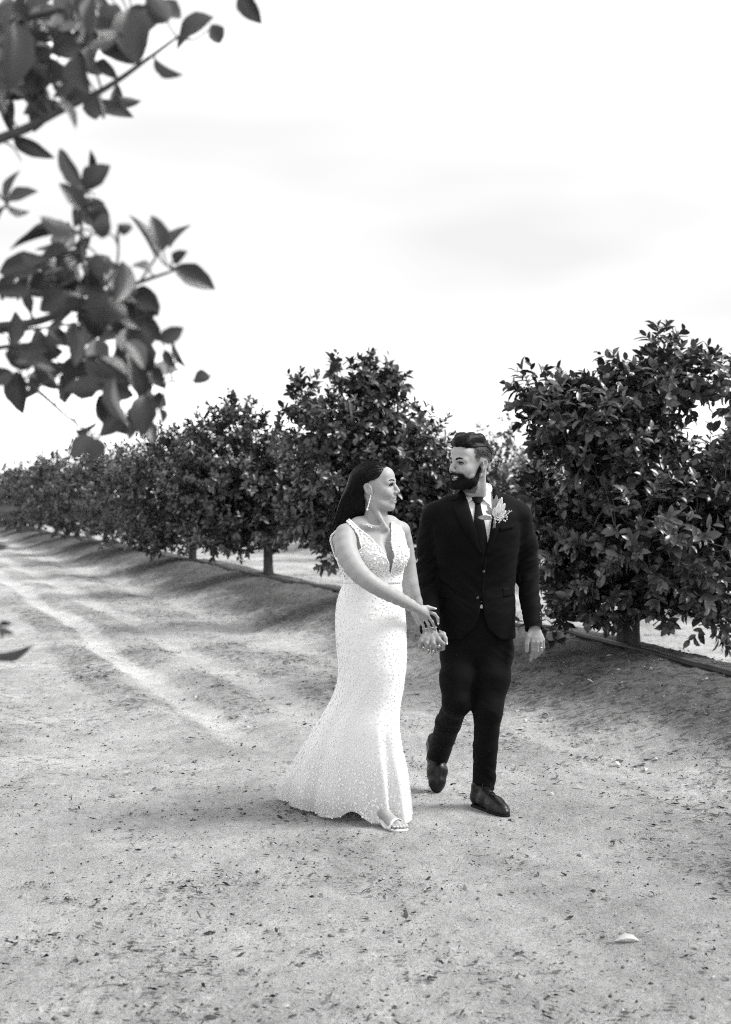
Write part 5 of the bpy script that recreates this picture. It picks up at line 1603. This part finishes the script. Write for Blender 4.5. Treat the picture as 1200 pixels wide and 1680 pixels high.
# ------------------------------------------------------------------ the bride
def build_bride():
    rs = np.random.default_rng(33)
    root = empty('person', tuple(P(620, 1352, 6.55) * np.array([1, 1, 0])))
    tag(root, 'woman with long dark hair in a white beaded V-neck gown, smiling up at the groom', 'person', None)
    H = head_frame(R(75), R(6), R(2)); S = 0.965
    O = P(603.5, 802, 6.47) - H @ (np.array([-0.016, -0.081, 0.0]) * S)
    vol = Vol((P(535, 700, 6.55)[0], 6.18, 0.0), (P(742, 700, 6.6)[0], 6.86, 1.70), 0.0033)
    # torso first (the dress is cut from it), turned to her left
    TK = [knot(1110, 558, 664, 6.56, 0.118), knot(1045, 553, 665, 6.56, 0.128), knot(1000, 556, 661, 6.56, 0.112), knot(955, 566, 656, 6.56, 0.090), knot(925, 558, 660, 6.55, 0.100), knot(900, 549, 664, 6.54, 0.100), knot(880, 547, 664, 6.54, 0.088), knot(866, 562, 656, 6.55, 0.065)]
    vol.stack(TK, 0.02)
    vol.ell(P(617, 913, 6.455), np.array([0.062, 0.055, 0.056]), None, 0.04)
    vol.ell(P(650, 911, 6.50), np.array([0.048, 0.052, 0.054]), None, 0.04)
    torso = Vol(vol.lo, vol.lo + 0.01, vol.h); torso.lo, torso.h = vol.lo, vol.h
    nb = P(617, 858, 6.56)
    shR, shL = P(567, 876, 6.46), P(658, 871, 6.62)
    vol.chain([nb, P(590, 864, 6.51), shR], [0.046, 0.040, 0.043], 0.03)
    vol.chain([nb, P(640, 860, 6.59), shL], [0.044, 0.034, 0.038], 0.03)
    torso.f = vol.f.copy()
    # arms
    armR = [shR, P(569, 905, 6.40), P(585, 935, 6.34), P(608, 956, 6.30), P(636, 972, 6.33), P(662, 986, 6.40), P(684, 998, 6.475)]
    vol.chain(armR, [0.045, 0.0485, 0.0440, 0.0365, 0.0345, 0.0275, 0.0220], 0.012, n=14)
    armL = [shL, P(664, 905, 6.66), P(669, 940, 6.68), P(674, 965, 6.68), P(685, 1000, 6.72), P(697, 1030, 6.77)]
    vol.chain(armL, [0.040, 0.041, 0.039, 0.036, 0.030, 0.021], 0.02, n=12)
    L = build_head(vol, O, H, S, False)
    vol.chain([L((-0.025, 0, -0.04)), L((-0.018, 0, -0.09)), P(619, 850, 6.545), nb + np.array([0, 0, -0.03])], [0.046, 0.045, 0.045, 0.05], 0.02)
    vol.cone(L((-0.03, -0.055, -0.03)), P(634, 866, 6.475), 0.011, 0.008, 0.025)
    for a, b in ((P(630, 868, 6.486), P(596, 862, 6.462)),):   # collarbones
        vol.cone(a, b, 0.006, 0.006, 0.03)
    vol.cone(P(637, 880, 6.46), P(637, 935, 6.44), 0.012, 0.010, 0.03, -1)
    # her right hand laid on his wrist
    d = 6.56
    q = lambda x, y, o=0.0: P(x, y, d + o)
    fR = [([q(703.5, 1004, -0.005), q(713.5, 1007.5, 0.0), q(718.5, 1014, 0.012), q(719, 1021, 0.022)], 0.0078),
          ([q(702, 1010, -0.008), q(709.5, 1020, 0.005), q(715, 1034, 0.055)], 0.0078),
          ([q(697, 1013, -0.006), q(703, 1024, 0.005), q(708.5, 1038, 0.055)], 0.0077),
          ([q(690.5, 1015.5, 0.0), q(694.5, 1026, 0.01), q(697.5, 1037, 0.060)], 0.0070)]
    hand(vol, armR[-1], 0.027, fR, 0.0105, 0.008)
    vol.chain([q(692, 997, -0.03), q(702, 996.5, -0.02), q(713, 998.5, -0.012)], [0.012, 0.0095, 0.0068], 0.008)
    nails = [(fR[k][0][-1], unit(fR[k][0][-1] - fR[k][0][-2])) for k in range(4)] + [(q(713, 998.5, -0.012), unit(q(713, 998.5) - q(702, 996.5)))]
    # her left hand behind his, fingertips showing between his fingers
    d3 = 6.765
    q3 = lambda x, y, o=0.0: P(x, y, d3 + o)
    fLh = [([q3(718, 1046, 0.0), q3(721, 1062, -0.02), q3(720.5, 1060.5, -0.088)], 0.0080),
           ([q3(711, 1050, 0.0), q3(710, 1072, -0.03), q3(711.5, 1069, -0.085)], 0.0080),
           ([q3(703, 1050, 0.0), q3(702, 1071, -0.03), q3(702, 1067.5, -0.082)], 0.0078),
           ([q3(695, 1048, 0.0), q3(694, 1066, -0.03), q3(694, 1062, -0.075)], 0.0072)]
    hand(vol, armL[-1], 0.027, fLh, 0.0105, 0.008)
    vol.chain([q3(714, 1034, 0.0), q3(728, 1040, -0.04), q3(731, 1047, -0.06), q3(733, 1054, -0.065)], [0.011, 0.0095, 0.0085, 0.0068], 0.008)
    nails += [(fLh[k][0][-1], unit(fLh[k][0][-1] - fLh[k][0][-2])) for k in range(4)] + [(q3(733, 1054, -0.065), unit(q3(733, 1054) - q3(731, 1047)))]
    # legs under the dress, feet
    foot = P(640, 1357, 6.42); foot[2] = float(ground_h(foot[0], foot[1]))
    fd = unit(np.array([0.62, -0.78, 0]))
    sdv = np.array([fd[1], -fd[0], 0.0])
    an = foot - fd * 0.10 + np.array([0, 0, 0.105])
    vol.chain([P(628, 1080, 6.57), P(622, 1180, 6.56), an], [0.060, 0.040, 0.028], 0.02)
    vol.chain([P(585, 1080, 6.58), P(580, 1180, 6.66), P(568, 1290, 6.86)], [0.060, 0.045, 0.028], 0.02)
    F_ = lambda f, s, u: foot + fd * f * 0.86 + sdv * s * 0.86 + np.array([0, 0, u * 0.9])
    vol.chain([an, F_(-0.06, 0, 0.075), F_(0.02, 0, 0.034), F_(0.06, 0, 0.028)], [0.028, 0.030, 0.024, 0.019], 0.02)
    vol.cone(F_(0.035, -0.022, 0.028), F_(0.035, 0.024, 0.026), 0.019, 0.016, 0.015)
    toes = [(-0.031, 0.096, 0.0115), (-0.013, 0.098, 0.0085), (0.003, 0.092, 0.008), (0.018, 0.083, 0.0078), (0.031, 0.072, 0.007)]
    for s_, f_, r_ in toes: vol.chain([F_(0.045, s_ * 0.85, 0.028), F_(f_ - 0.012, s_, 0.026), F_(f_, s_, 0.020)], [r_ * 1.1, r_, r_ * 0.92], 0.004)
    V, Q = vol.mesh()
    tone = face_tone(V, O, H, S, False, rs)
    part('body', root, V, Q, M['skin_bride'], True, tone)
    head_extras(root, O, H, S, False)
    for c, dr in nails:
        up = unit(np.array([0, -1.0, 0.35]) - dr * (np.array([0, -1.0, 0.35]) @ dr))
        sd_ = np.cross(dr, up)
        V, Qn = sphere_mesh(c + dr * 0.004 + up * 0.0042, np.array([0.0078, 0.0046, 0.0024]), 8, 6, np.stack([dr, sd_, up], 1))
        part('nail', root, V, Qn, M['nail'])
    for s_, f_, r_ in toes:
        V, Qn = sphere_mesh(F_(f_ + 0.003, s_, 0.020 + r_ * 0.75), np.array([0.006, 0.0055, 0.003]), 8, 6)
        part('toenail', root, V, Qn, M['nail'])
    # sandal
    mb = MB()
    ol = np.array([(-0.15, 0.0), (-0.14, 0.026), (-0.08, 0.028), (0.0, 0.036), (0.06, 0.042), (0.092, 0.030), (0.108, 0.0), (0.110, -0.022), (0.098, -0.044), (0.05, -0.046), (-0.02, -0.034), (-0.09, -0.026), (-0.14, -0.022)])
    ol = spline(np.concatenate([ol, ol[:1]]), 49)[:-1]
    heelup = lambda f: 0.07 * sstep(0.0, -0.12, f)
    for z0, z1 in ((0.0, 0.011),):
        lo_ = np.array([F_(a, b, z0 + heelup(a)) for a, b in ol]); hi_ = np.array([F_(a, b, z1 + heelup(a)) for a, b in ol])
        n = len(ol); k = np.arange(n); k2 = (k + 1) % n
        V = np.concatenate([lo_, hi_, [lo_.mean(0)], [hi_.mean(0) + np.array([0, 0, -0.01])]])
        mb.add(V, np.stack([k2, k, k + n, k2 + n], 1), np.concatenate([np.stack([k, k2, np.full(n, 2 * n)], 1), np.stack([k2 + n, k + n, np.full(n, 2 * n + 1)], 1)]))
    mb.tube(np.array([F_(-0.135, 0, 0.0), F_(-0.135, 0, 0.075)]), [0.008, 0.018], 8)
    V, F = mb.get()
    sandal = part('sandal', root, V, F, M['white_leather'])
    aa = np.linspace(-0.15, math.pi + 0.15, 15)
    rows = [[F_(fx + 0.008 * math.sin(a), 0.0 + 0.042 * math.cos(a) - 0.002, 0.012 + 0.043 * math.sin(a)) for a in aa] for fx in (0.020, 0.032, 0.044, 0.056)]
    V, Qs = shell(np.array(rows).reshape(-1, 3), grid_quads(4, 15), 0.003)
    part('strap', sandal, V, Qs, M['white_leather'])
    # ---------------- dress: bodice cut from the torso
    V, Q = torso.mesh(0.0045)
    N = normals_of(V, Q)
    qx, qy = pix(V)
    front = V[:, 1] < np.interp(qy, [850, 900, 950, 1000], [6.545, 6.55, 6.56, 6.56])
    vl = np.interp(qy, [838, 850, 866, 880, 900, 907, 923, 947], [571, 571, 588, 606, 625, 630, 637.5, 639])
    vr = np.interp(qy, [840, 860, 883, 900, 913, 925, 947], [643, 642.5, 642, 644.5, 648, 645, 639])
    ol_ = np.interp(qy, [845, 852, 866, 880, 900, 920], [563, 566, 580, 588, 594, 560])
    orr = np.interp(qy, [840, 843, 858, 877, 900, 915], [648, 649, 655, 663, 668, 700])
    kf = ((qx < vl) & (qx > ol_)) | ((qx > vr) & (qx < orr)) | (qy > 948) | ((qy > 915) & ((qx < vl) | (qx > vr)))
    kb = (qy > np.interp(qx, [540, 556, 575, 600, 650, 665], [866, 849, 849, 905, 905, 850])) & (qx < 658)
    keep = np.where(front, kf, kb) & (qy > 842) & (qy < 985)
    BV, BQ, used = submesh(V, Q, keep)
    BV = smooth_open(BV, BQ, 6)
    BN = normals_of(BV, BQ)
    V2, Q2 = shell(BV, BQ, 0.0035, BN)
    V2 = V2 + np.concatenate([BN, BN]) * (0.0012 * fbm(np.concatenate([BV, BV]) * 60, 2, 14))[:, None]
    droot = part('gown', root, V2, Q2, M['dress'])
    sel = rs.choice(len(BV), 2600, replace=False)
    pick = []
    cell = set()
    for i in sel:
        key = tuple(np.floor(BV[i] / 0.0115).astype(int))
        if key in cell: continue
        cell.add(key); pick.append(i)
    C, NN = BV[pick], BN[pick]
    tl = unit(NN + rs.normal(size=NN.shape) * 0.28)
    Vd, Td = disc_mesh(C + NN * 0.002, tl, rs.uniform(0.0052, 0.008, len(C)), rs, 7, 0.4)
    part('bodice_petals', droot, Vd, Td, M['dot'], kind='stuff')
    # beaded edge of the neckline and armholes
    e = np.concatenate([BQ[:, [k, (k + 1) % 4]] for k in range(4)])
    key = np.sort(e, 1); kk = key[:, 0].astype(np.int64) * len(BV) + key[:, 1]
    _, inv, cn = np.unique(kk, return_inverse=True, return_counts=True)
    bi = np.unique(e[cn[inv] == 1])
    bi = bi[pix(BV[bi])[1] < 952]
    cell = set(); mb = MB()
    for i in bi:
        k_ = tuple(np.floor(BV[i] / 0.0060).astype(int))
        if k_ in cell: continue
        cell.add(k_)
        v_, q_ = sphere_mesh(BV[i] + BN[i] * 0.002, 0.0042, 6, 5); mb.add(v_, q_)
    V_, F_b = mb.get()
    part('neckline_beads', droot, V_, F_b, M['dot'], kind='stuff')
    # ---------------- skirt
    T = [(944, 562, 6.56, 660, 6.56, 0.099), (955, 563, 6.56, 659, 6.56, 0.099), (975, 556, 6.56, 661, 6.56, 0.113), (1000, 551, 6.56, 664.5, 6.56, 0.126), (1040, 550.5, 6.56, 667.5, 6.56, 0.143), (1070, 553, 6.575, 667.5, 6.55, 0.144), (1100, 556, 6.60, 666, 6.54, 0.143),
         (1130, 554, 6.64, 661, 6.53, 0.141), (1160, 545, 6.70, 653, 6.51, 0.141), (1190, 532, 6.77, 648, 6.48, 0.145), (1230, 512, 6.85, 653, 6.47, 0.160), (1270, 494, 6.93, 660, 6.46, 0.180), (1310, 476, 7.00, 665, 6.46, 0.200), (1345, 472, 7.06, 668, 6.46, 0.205)]
    T = np.array(T)
    zk = P(600, T[:, 0], 6.55)[:, 2]
    zz = np.linspace(zk[-1], zk[0], 96)
    Lk = np.array([[(r[1] - 600) / FPX * r[2], r[2]] for r in T]); Rk = np.array([[(r[3] - 600) / FPX * r[4], r[4]] for r in T])
    tab = spl1(zk[::-1], np.concatenate([Lk, Rk, T[:, 5:6]], 1)[::-1], zz)
    na = 220
    th = np.linspace(0, 2 * math.pi, na, endpoint=False)
    def skirt(scale, fold, zoff=0.0, hem=True):
        Cx = 0.5 * (tab[:, 0:2] + tab[:, 2:4]); A = 0.5 * (tab[:, 2:4] - tab[:, 0:2])
        Ah = unit(A); Bv = np.stack([-Ah[:, 1], Ah[:, 0]], -1) * tab[:, 4:5]
        c, s_ = np.cos(th), np.sin(th)
        low = sstep(0.55, 0.0, zz)[:, None]
        mid = sstep(0.85, 0.35, zz)[:, None]
        # folds hang from the knee and run out to the train on the left
        ph = th[None, :] + 0.10 * np.sin(3 * zz)[:, None]
        fo = 0.45 * np.sin(9 * ph + 0.6) + 0.35 * np.sin(14 * ph + 1.9 + 0.8 * np.sin(2 * ph)) + 0.28 * np.sin(23 * ph + 4.0) * low
        train = 0.5 - 0.5 * c[None, :]
        amp = fold * (0.034 * mid + 0.085 * low * (0.35 + train)) + 0.0025 * fold * fbm(np.stack(np.broadcast_arrays(th[None] * 4, zz[:, None] * 14), -1), 3, 66) * 2
        r = scale * (1 + amp * (fo - 0.55))
        XY = Cx[:, None] + A[:, None] * (c * 1.0)[None, :, None] * r[..., None] + Bv[:, None] * s_[None, :, None] * r[..., None]
        Z = np.broadcast_to(zz[:, None], XY.shape[:2]).copy()
        # horizontal pulls of cloth over the hips
        if hem:
            lift = 0.015 * np.clip(-s_, 0, 1) * (0.4 + 0.6 * np.sin(5 * th + 1.0) ** 2) + 0.045 * np.exp(-((th - 5.35) / 0.16) ** 2) + 0.02 * np.exp(-((th - 4.1) / 0.25) ** 2)
            Z += (lift + zoff)[None, :] * sstep(0.35, 0.0, zz)[:, None] - 0.0
            gr = ground_h(XY[..., 0], XY[..., 1])
            Z = np.maximum(Z, gr + 0.004 + 0.006 * (fo > 0.3))
        return np.stack([XY[..., 0], XY[..., 1], Z], -1)
    S1 = skirt(1.0, 1.0)
    S2 = skirt(np.interp(zz, [0, 0.3, 0.6, 0.9, 1.2], [0.62, 0.80, 0.955, 0.98, 0.98])[:, None], 0.7, 0.05)
    Q1 = grid_quads(len(zz), na, True)
    part('lining', droot, S2.reshape(-1, 3), Q1, M['dress'])
    Vn = S1.reshape(-1, 3)
    Nn = normals_of(Vn, Q1)
    Vn = Vn + Nn * (0.0028 * fbm(Vn * np.array([10, 10, 34]), 3, 71) * (sstep(0.55, 0.8, Vn[:, 2])))[:, None]
    tul = part('tulle_skirt', droot, Vn, Q1, M['tulle'], True, np.interp(Vn[:, 2], [0.0, 0.12, 0.35, 0.5], [0.55, 0.70, 0.97, 1.0]))
    # a second, thinner layer that trails on the ground behind her to the left
    nl_ = int(np.searchsorted(zz, 0.30))
    tr_ = (0.5 - 0.5 * np.cos(th)) ** 1.5
    S3 = skirt(1.010 + 0.05 * sstep(0.28, 0.0, zz)[:, None] * tr_[None, :], 1.25)[:nl_]
    S3[..., 2] = np.maximum(S3[..., 2] + 0.004, ground_h(S3[..., 0], S3[..., 1]) + 0.003)
    part('sheer_overlay', droot, S3.reshape(-1, 3), grid_quads(nl_, na, True), M['tulle'], True, np.full(nl_ * na, 0.30))
    # dots sewn to the tulle, denser near the hem
    C, NN = [], []
    cell = set()
    n_try = 9000
    zi = rs.random(n_try) ** 1.15; ti = rs.random(n_try)
    for a, b in zip(zi, ti):
        i = min(int(a * (len(zz) - 1)), len(zz) - 2); j = int(b * na) % na
        fa, fb = a * (len(zz) - 1) - i, b * na - int(b * na)
        G = Vn.reshape(len(zz), na, 3)
        j2 = (j + 1) % na
        p_ = (G[i, j] * (1 - fb) + G[i, j2] * fb) * (1 - fa) + (G[i + 1, j] * (1 - fb) + G[i + 1, j2] * fb) * fa
        key = tuple(np.floor(p_ / (0.0195 if p_[2] < 0.75 else 0.0215)).astype(int))
        if key in cell: continue
        cell.add(key)
        C.append(p_); NN.append(Nn.reshape(len(zz), na, 3)[i, j])
    C, NN = np.array(C), np.array(NN)
    kp = rs.random(len(C)) < 0.93
    C, NN = C[kp], NN[kp]
    Vd, Td = disc_mesh(C + NN * 0.0016, unit(NN + rs.normal(size=NN.shape) * 0.08), rs.uniform(0.0036, 0.0066, len(C)), rs, 9, 0.04)
    part('applique_dots', tul, Vd, Td, M['dot'], kind='stuff')
    # waistband
    i0, i1 = len(zz) - 4, len(zz) - 1
    ring = skirt(1.018, 0.0, 0, False)[[i0, i0 + 1, i0 + 2, i1]].reshape(-1, 3)
    V, Qw = shell(ring, grid_quads(4, na, True), 0.004)
    part('waistband', droot, V, Qw, M['dress'])
    # ---------------- hair
    hv = Vol((P(520, 700, 6.6)[0], 6.32, 1.10), (P(655, 700, 6.6)[0], 6.86, 1.70), 0.0034)
    LL = lambda p: O + H @ (np.asarray(p, float) * S)
    hv.ell(LL((-0.016, 0, 0.037)), np.array([0.108, 0.0845, 0.0905]) * S, H, 0.01)
    hv.ell(LL((-0.055, 0, -0.01)), np.array([0.068, 0.080, 0.075]) * S, H, 0.03)
    fall = [LL((-0.058, -0.012, -0.01)), P(584, 826, 6.570), P(573, 850, 6.625), P(564, 872, 6.665), P(567, 896, 6.68), P(574, 930, 6.68)]
    hv.chain(fall, [0.064, 0.060, 0.052, 0.042, 0.034, 0.016], 0.03, n=14)
    hv.chain([LL((-0.055, 0.03, -0.02)), P(590, 835, 6.62), P(580, 880, 6.68)], [0.06, 0.05, 0.03], 0.03)
    def face(x, y, z):
        p0 = [x - O[0], y - O[1], z - O[2]]
        f = sum(p0[j] * H[j, 0] for j in range(3)) / S; u = sum(p0[j] * H[j, 2] for j in range(3)) / S
        s_ = np.abs(sum(p0[j] * H[j, 1] for j in range(3)) / S)
        lim = np.interp(u.ravel(), [-0.16, -0.09, -0.045, -0.018, 0.004, 0.022, 0.033, 0.044, 0.06, 0.085, 0.105, 0.13], [-0.056, -0.050, -0.044, -0.041, -0.038, -0.034, -0.010, 0.034, 0.048, 0.064, 0.076, 0.12]).reshape(u.shape)
        lim = lim + 0.16 * np.clip(s_ - 0.06, -0.06, 0.03) * (u > 0.05) * -1
        return (lim - f) * S
    hv.put(face, LL((0, 0, 0)) - 0.17, LL((0, 0, 0)) + np.array([0.17, 0.17, 0.17]), 0.004, -1)
    V, Q = hv.mesh(); N = normals_of(V, Q)
    V = V + N * (0.0015 * fbm(V * np.array([120, 120, 22]), 2, 6))[:, None]
    hair = part('hair', root, V, Q, M['hair_shiny'])
    # strands combed from the parting back over the ear and down
    sel = rs.choice(len(V), 2600)
    p0, n0 = V[sel], N[sel]
    pts = [p0 + n0 * rs.uniform(-0.001, 0.0015, (len(sel), 1))]
    for k in range(14):
        pc = pts[-1]
        loc = (pc - O) @ H / S
        back = np.clip((loc[:, 2] + 0.02) / 0.09, 0, 1)[:, None]
        dd = H[:, 0] * (-0.9 * back) + np.array([-0.12, 0.05, -1.0]) * (1.15 - 0.75 * back) + rs.normal(size=pc.shape) * 0.07
        dd += 0.30 * np.stack([np.sin(pc[:, 2] * 38 + 3), 0 * pc[:, 0], 0 * pc[:, 0]], -1) * (loc[:, 2] < -0.1)[:, None]
        nn = hv.grad(pc)
        dd = unit(dd - nn * (dd * nn).sum(1, keepdims=True))
        nx_ = pc + dd * 0.012
        sdist = hv.sample(nx_)
        ok = np.abs(sdist) < 0.05
        nx_ = nx_ - hv.grad(nx_) * (np.where(ok, sdist, 0) - 0.0012)[:, None]
        pts.append(nx_)
    Vs, Qs = strands_mesh(np.stack(pts, 1), 0.0011, 0.0005)
    part('strands', hair, Vs, Qs, M['hair_shiny'], kind='stuff')
    # loose wisps at the ends
    W = []
    for k in range(110):
        b = P(rs.uniform(548, 566), rs.uniform(825, 880), rs.uniform(6.58, 6.66))
        g = np.array([-rs.uniform(0.01, 0.045), 0.01 * rs.normal(), -rs.uniform(0.05, 0.13)])
        c1 = b + g * 0.5 + np.array([-0.018 * rs.random(), 0, 0])
        W.append(spline([b, c1, b + g, b + g + np.array([0.012 * rs.normal(), 0, -0.03])], 9))
    Vs, Qs = strands_mesh(np.array(W), 0.0008, 0.0003)
    part('wisps', hair, Vs, Qs, M['hair_shiny'], kind='stuff')
    # ---------------- earring and necklace
    mb = MB()
    e0, e1 = P(608.5, 814, 6.452), P(602.8, 836, 6.45)
    for k in range(13):
        t_ = k / 12
        r_ = 0.0020 + 0.0008 * (k % 3 == 0) + (0.0016 if k == 12 else 0)
        v_, q_ = sphere_mesh(e0 * (1 - t_) + e1 * t_, r_ * 1.25, 7, 5); mb.add(v_, q_)
    V, F = mb.get()
    part('earring', root, V, F, M['jewel'])
    nx = spline([(597, 856), (607, 864), (617, 866.5), (624, 864), (632, 858)], 40)
    S_ = vol.drape(nx[:, 0], nx[:, 1], 6.3, 6.62, 0.0012)
    V, Qn, Tn = tube(S_, 0.0005, 5)
    mb = MB(); mb.add(V, Qn, Tn)
    v_, q_ = sphere_mesh(S_[20] + np.array([0, -0.002, -0.003]), 0.0024, 7, 5); mb.add(v_, q_)
    V, F = mb.get()
    part('necklace', root, V, F, M['metal'])
    br = armL[-1]
    ring_c = q(706, 1029.5, 0.05)
    V, Qr, Tr = tube(spline([q(693, 1032, 0.055), q(700, 1031, 0.045), q(708, 1029.5, 0.045), q(718, 1029.5, 0.06)], 14), 0.0016, 5)
    part('bracelet', root, V, [Qr, Tr], M['metal'])
    return torso
def mat_tulle():
    m, n, l, b = new_mat('sheer tulle')
    b.inputs['Base Color'].default_value = grey(0.9)
    b.inputs['Roughness'].default_value = 0.8
    b.inputs['Specular IOR Level'].default_value = 0.15
    tr = n.new('ShaderNodeBsdfTransparent')
    tl = n.new('ShaderNodeBsdfTranslucent'); tl.inputs['Color'].default_value = grey(0.8)
    m1 = n.new('ShaderNodeMixShader'); m1.inputs[0].default_value = 0.05
    l.new(b.outputs[0], m1.inputs[1]); l.new(tl.outputs[0], m1.inputs[2])
    m2 = n.new('ShaderNodeMixShader'); m2.inputs[0].default_value = 0.74
    at = n.new('ShaderNodeAttribute'); at.attribute_name = 'tone'
    l.new(at.outputs['Fac'], m2.inputs[0])
    l.new(tr.outputs[0], m2.inputs[1]); l.new(m1.outputs[0], m2.inputs[2])
    l.new(m2.outputs[0], n['Material Output'].inputs['Surface'])
    return m
M['tulle'] = mat_tulle()
M['hair_shiny'] = mat_plain('long dark hair', 0.0045, rough=0.40, spec=0.16, var=0.5, scale=80)
M['jewel'] = mat_plain('crystal beads', 0.85, rough=0.15, spec=0.8)
build_bride()
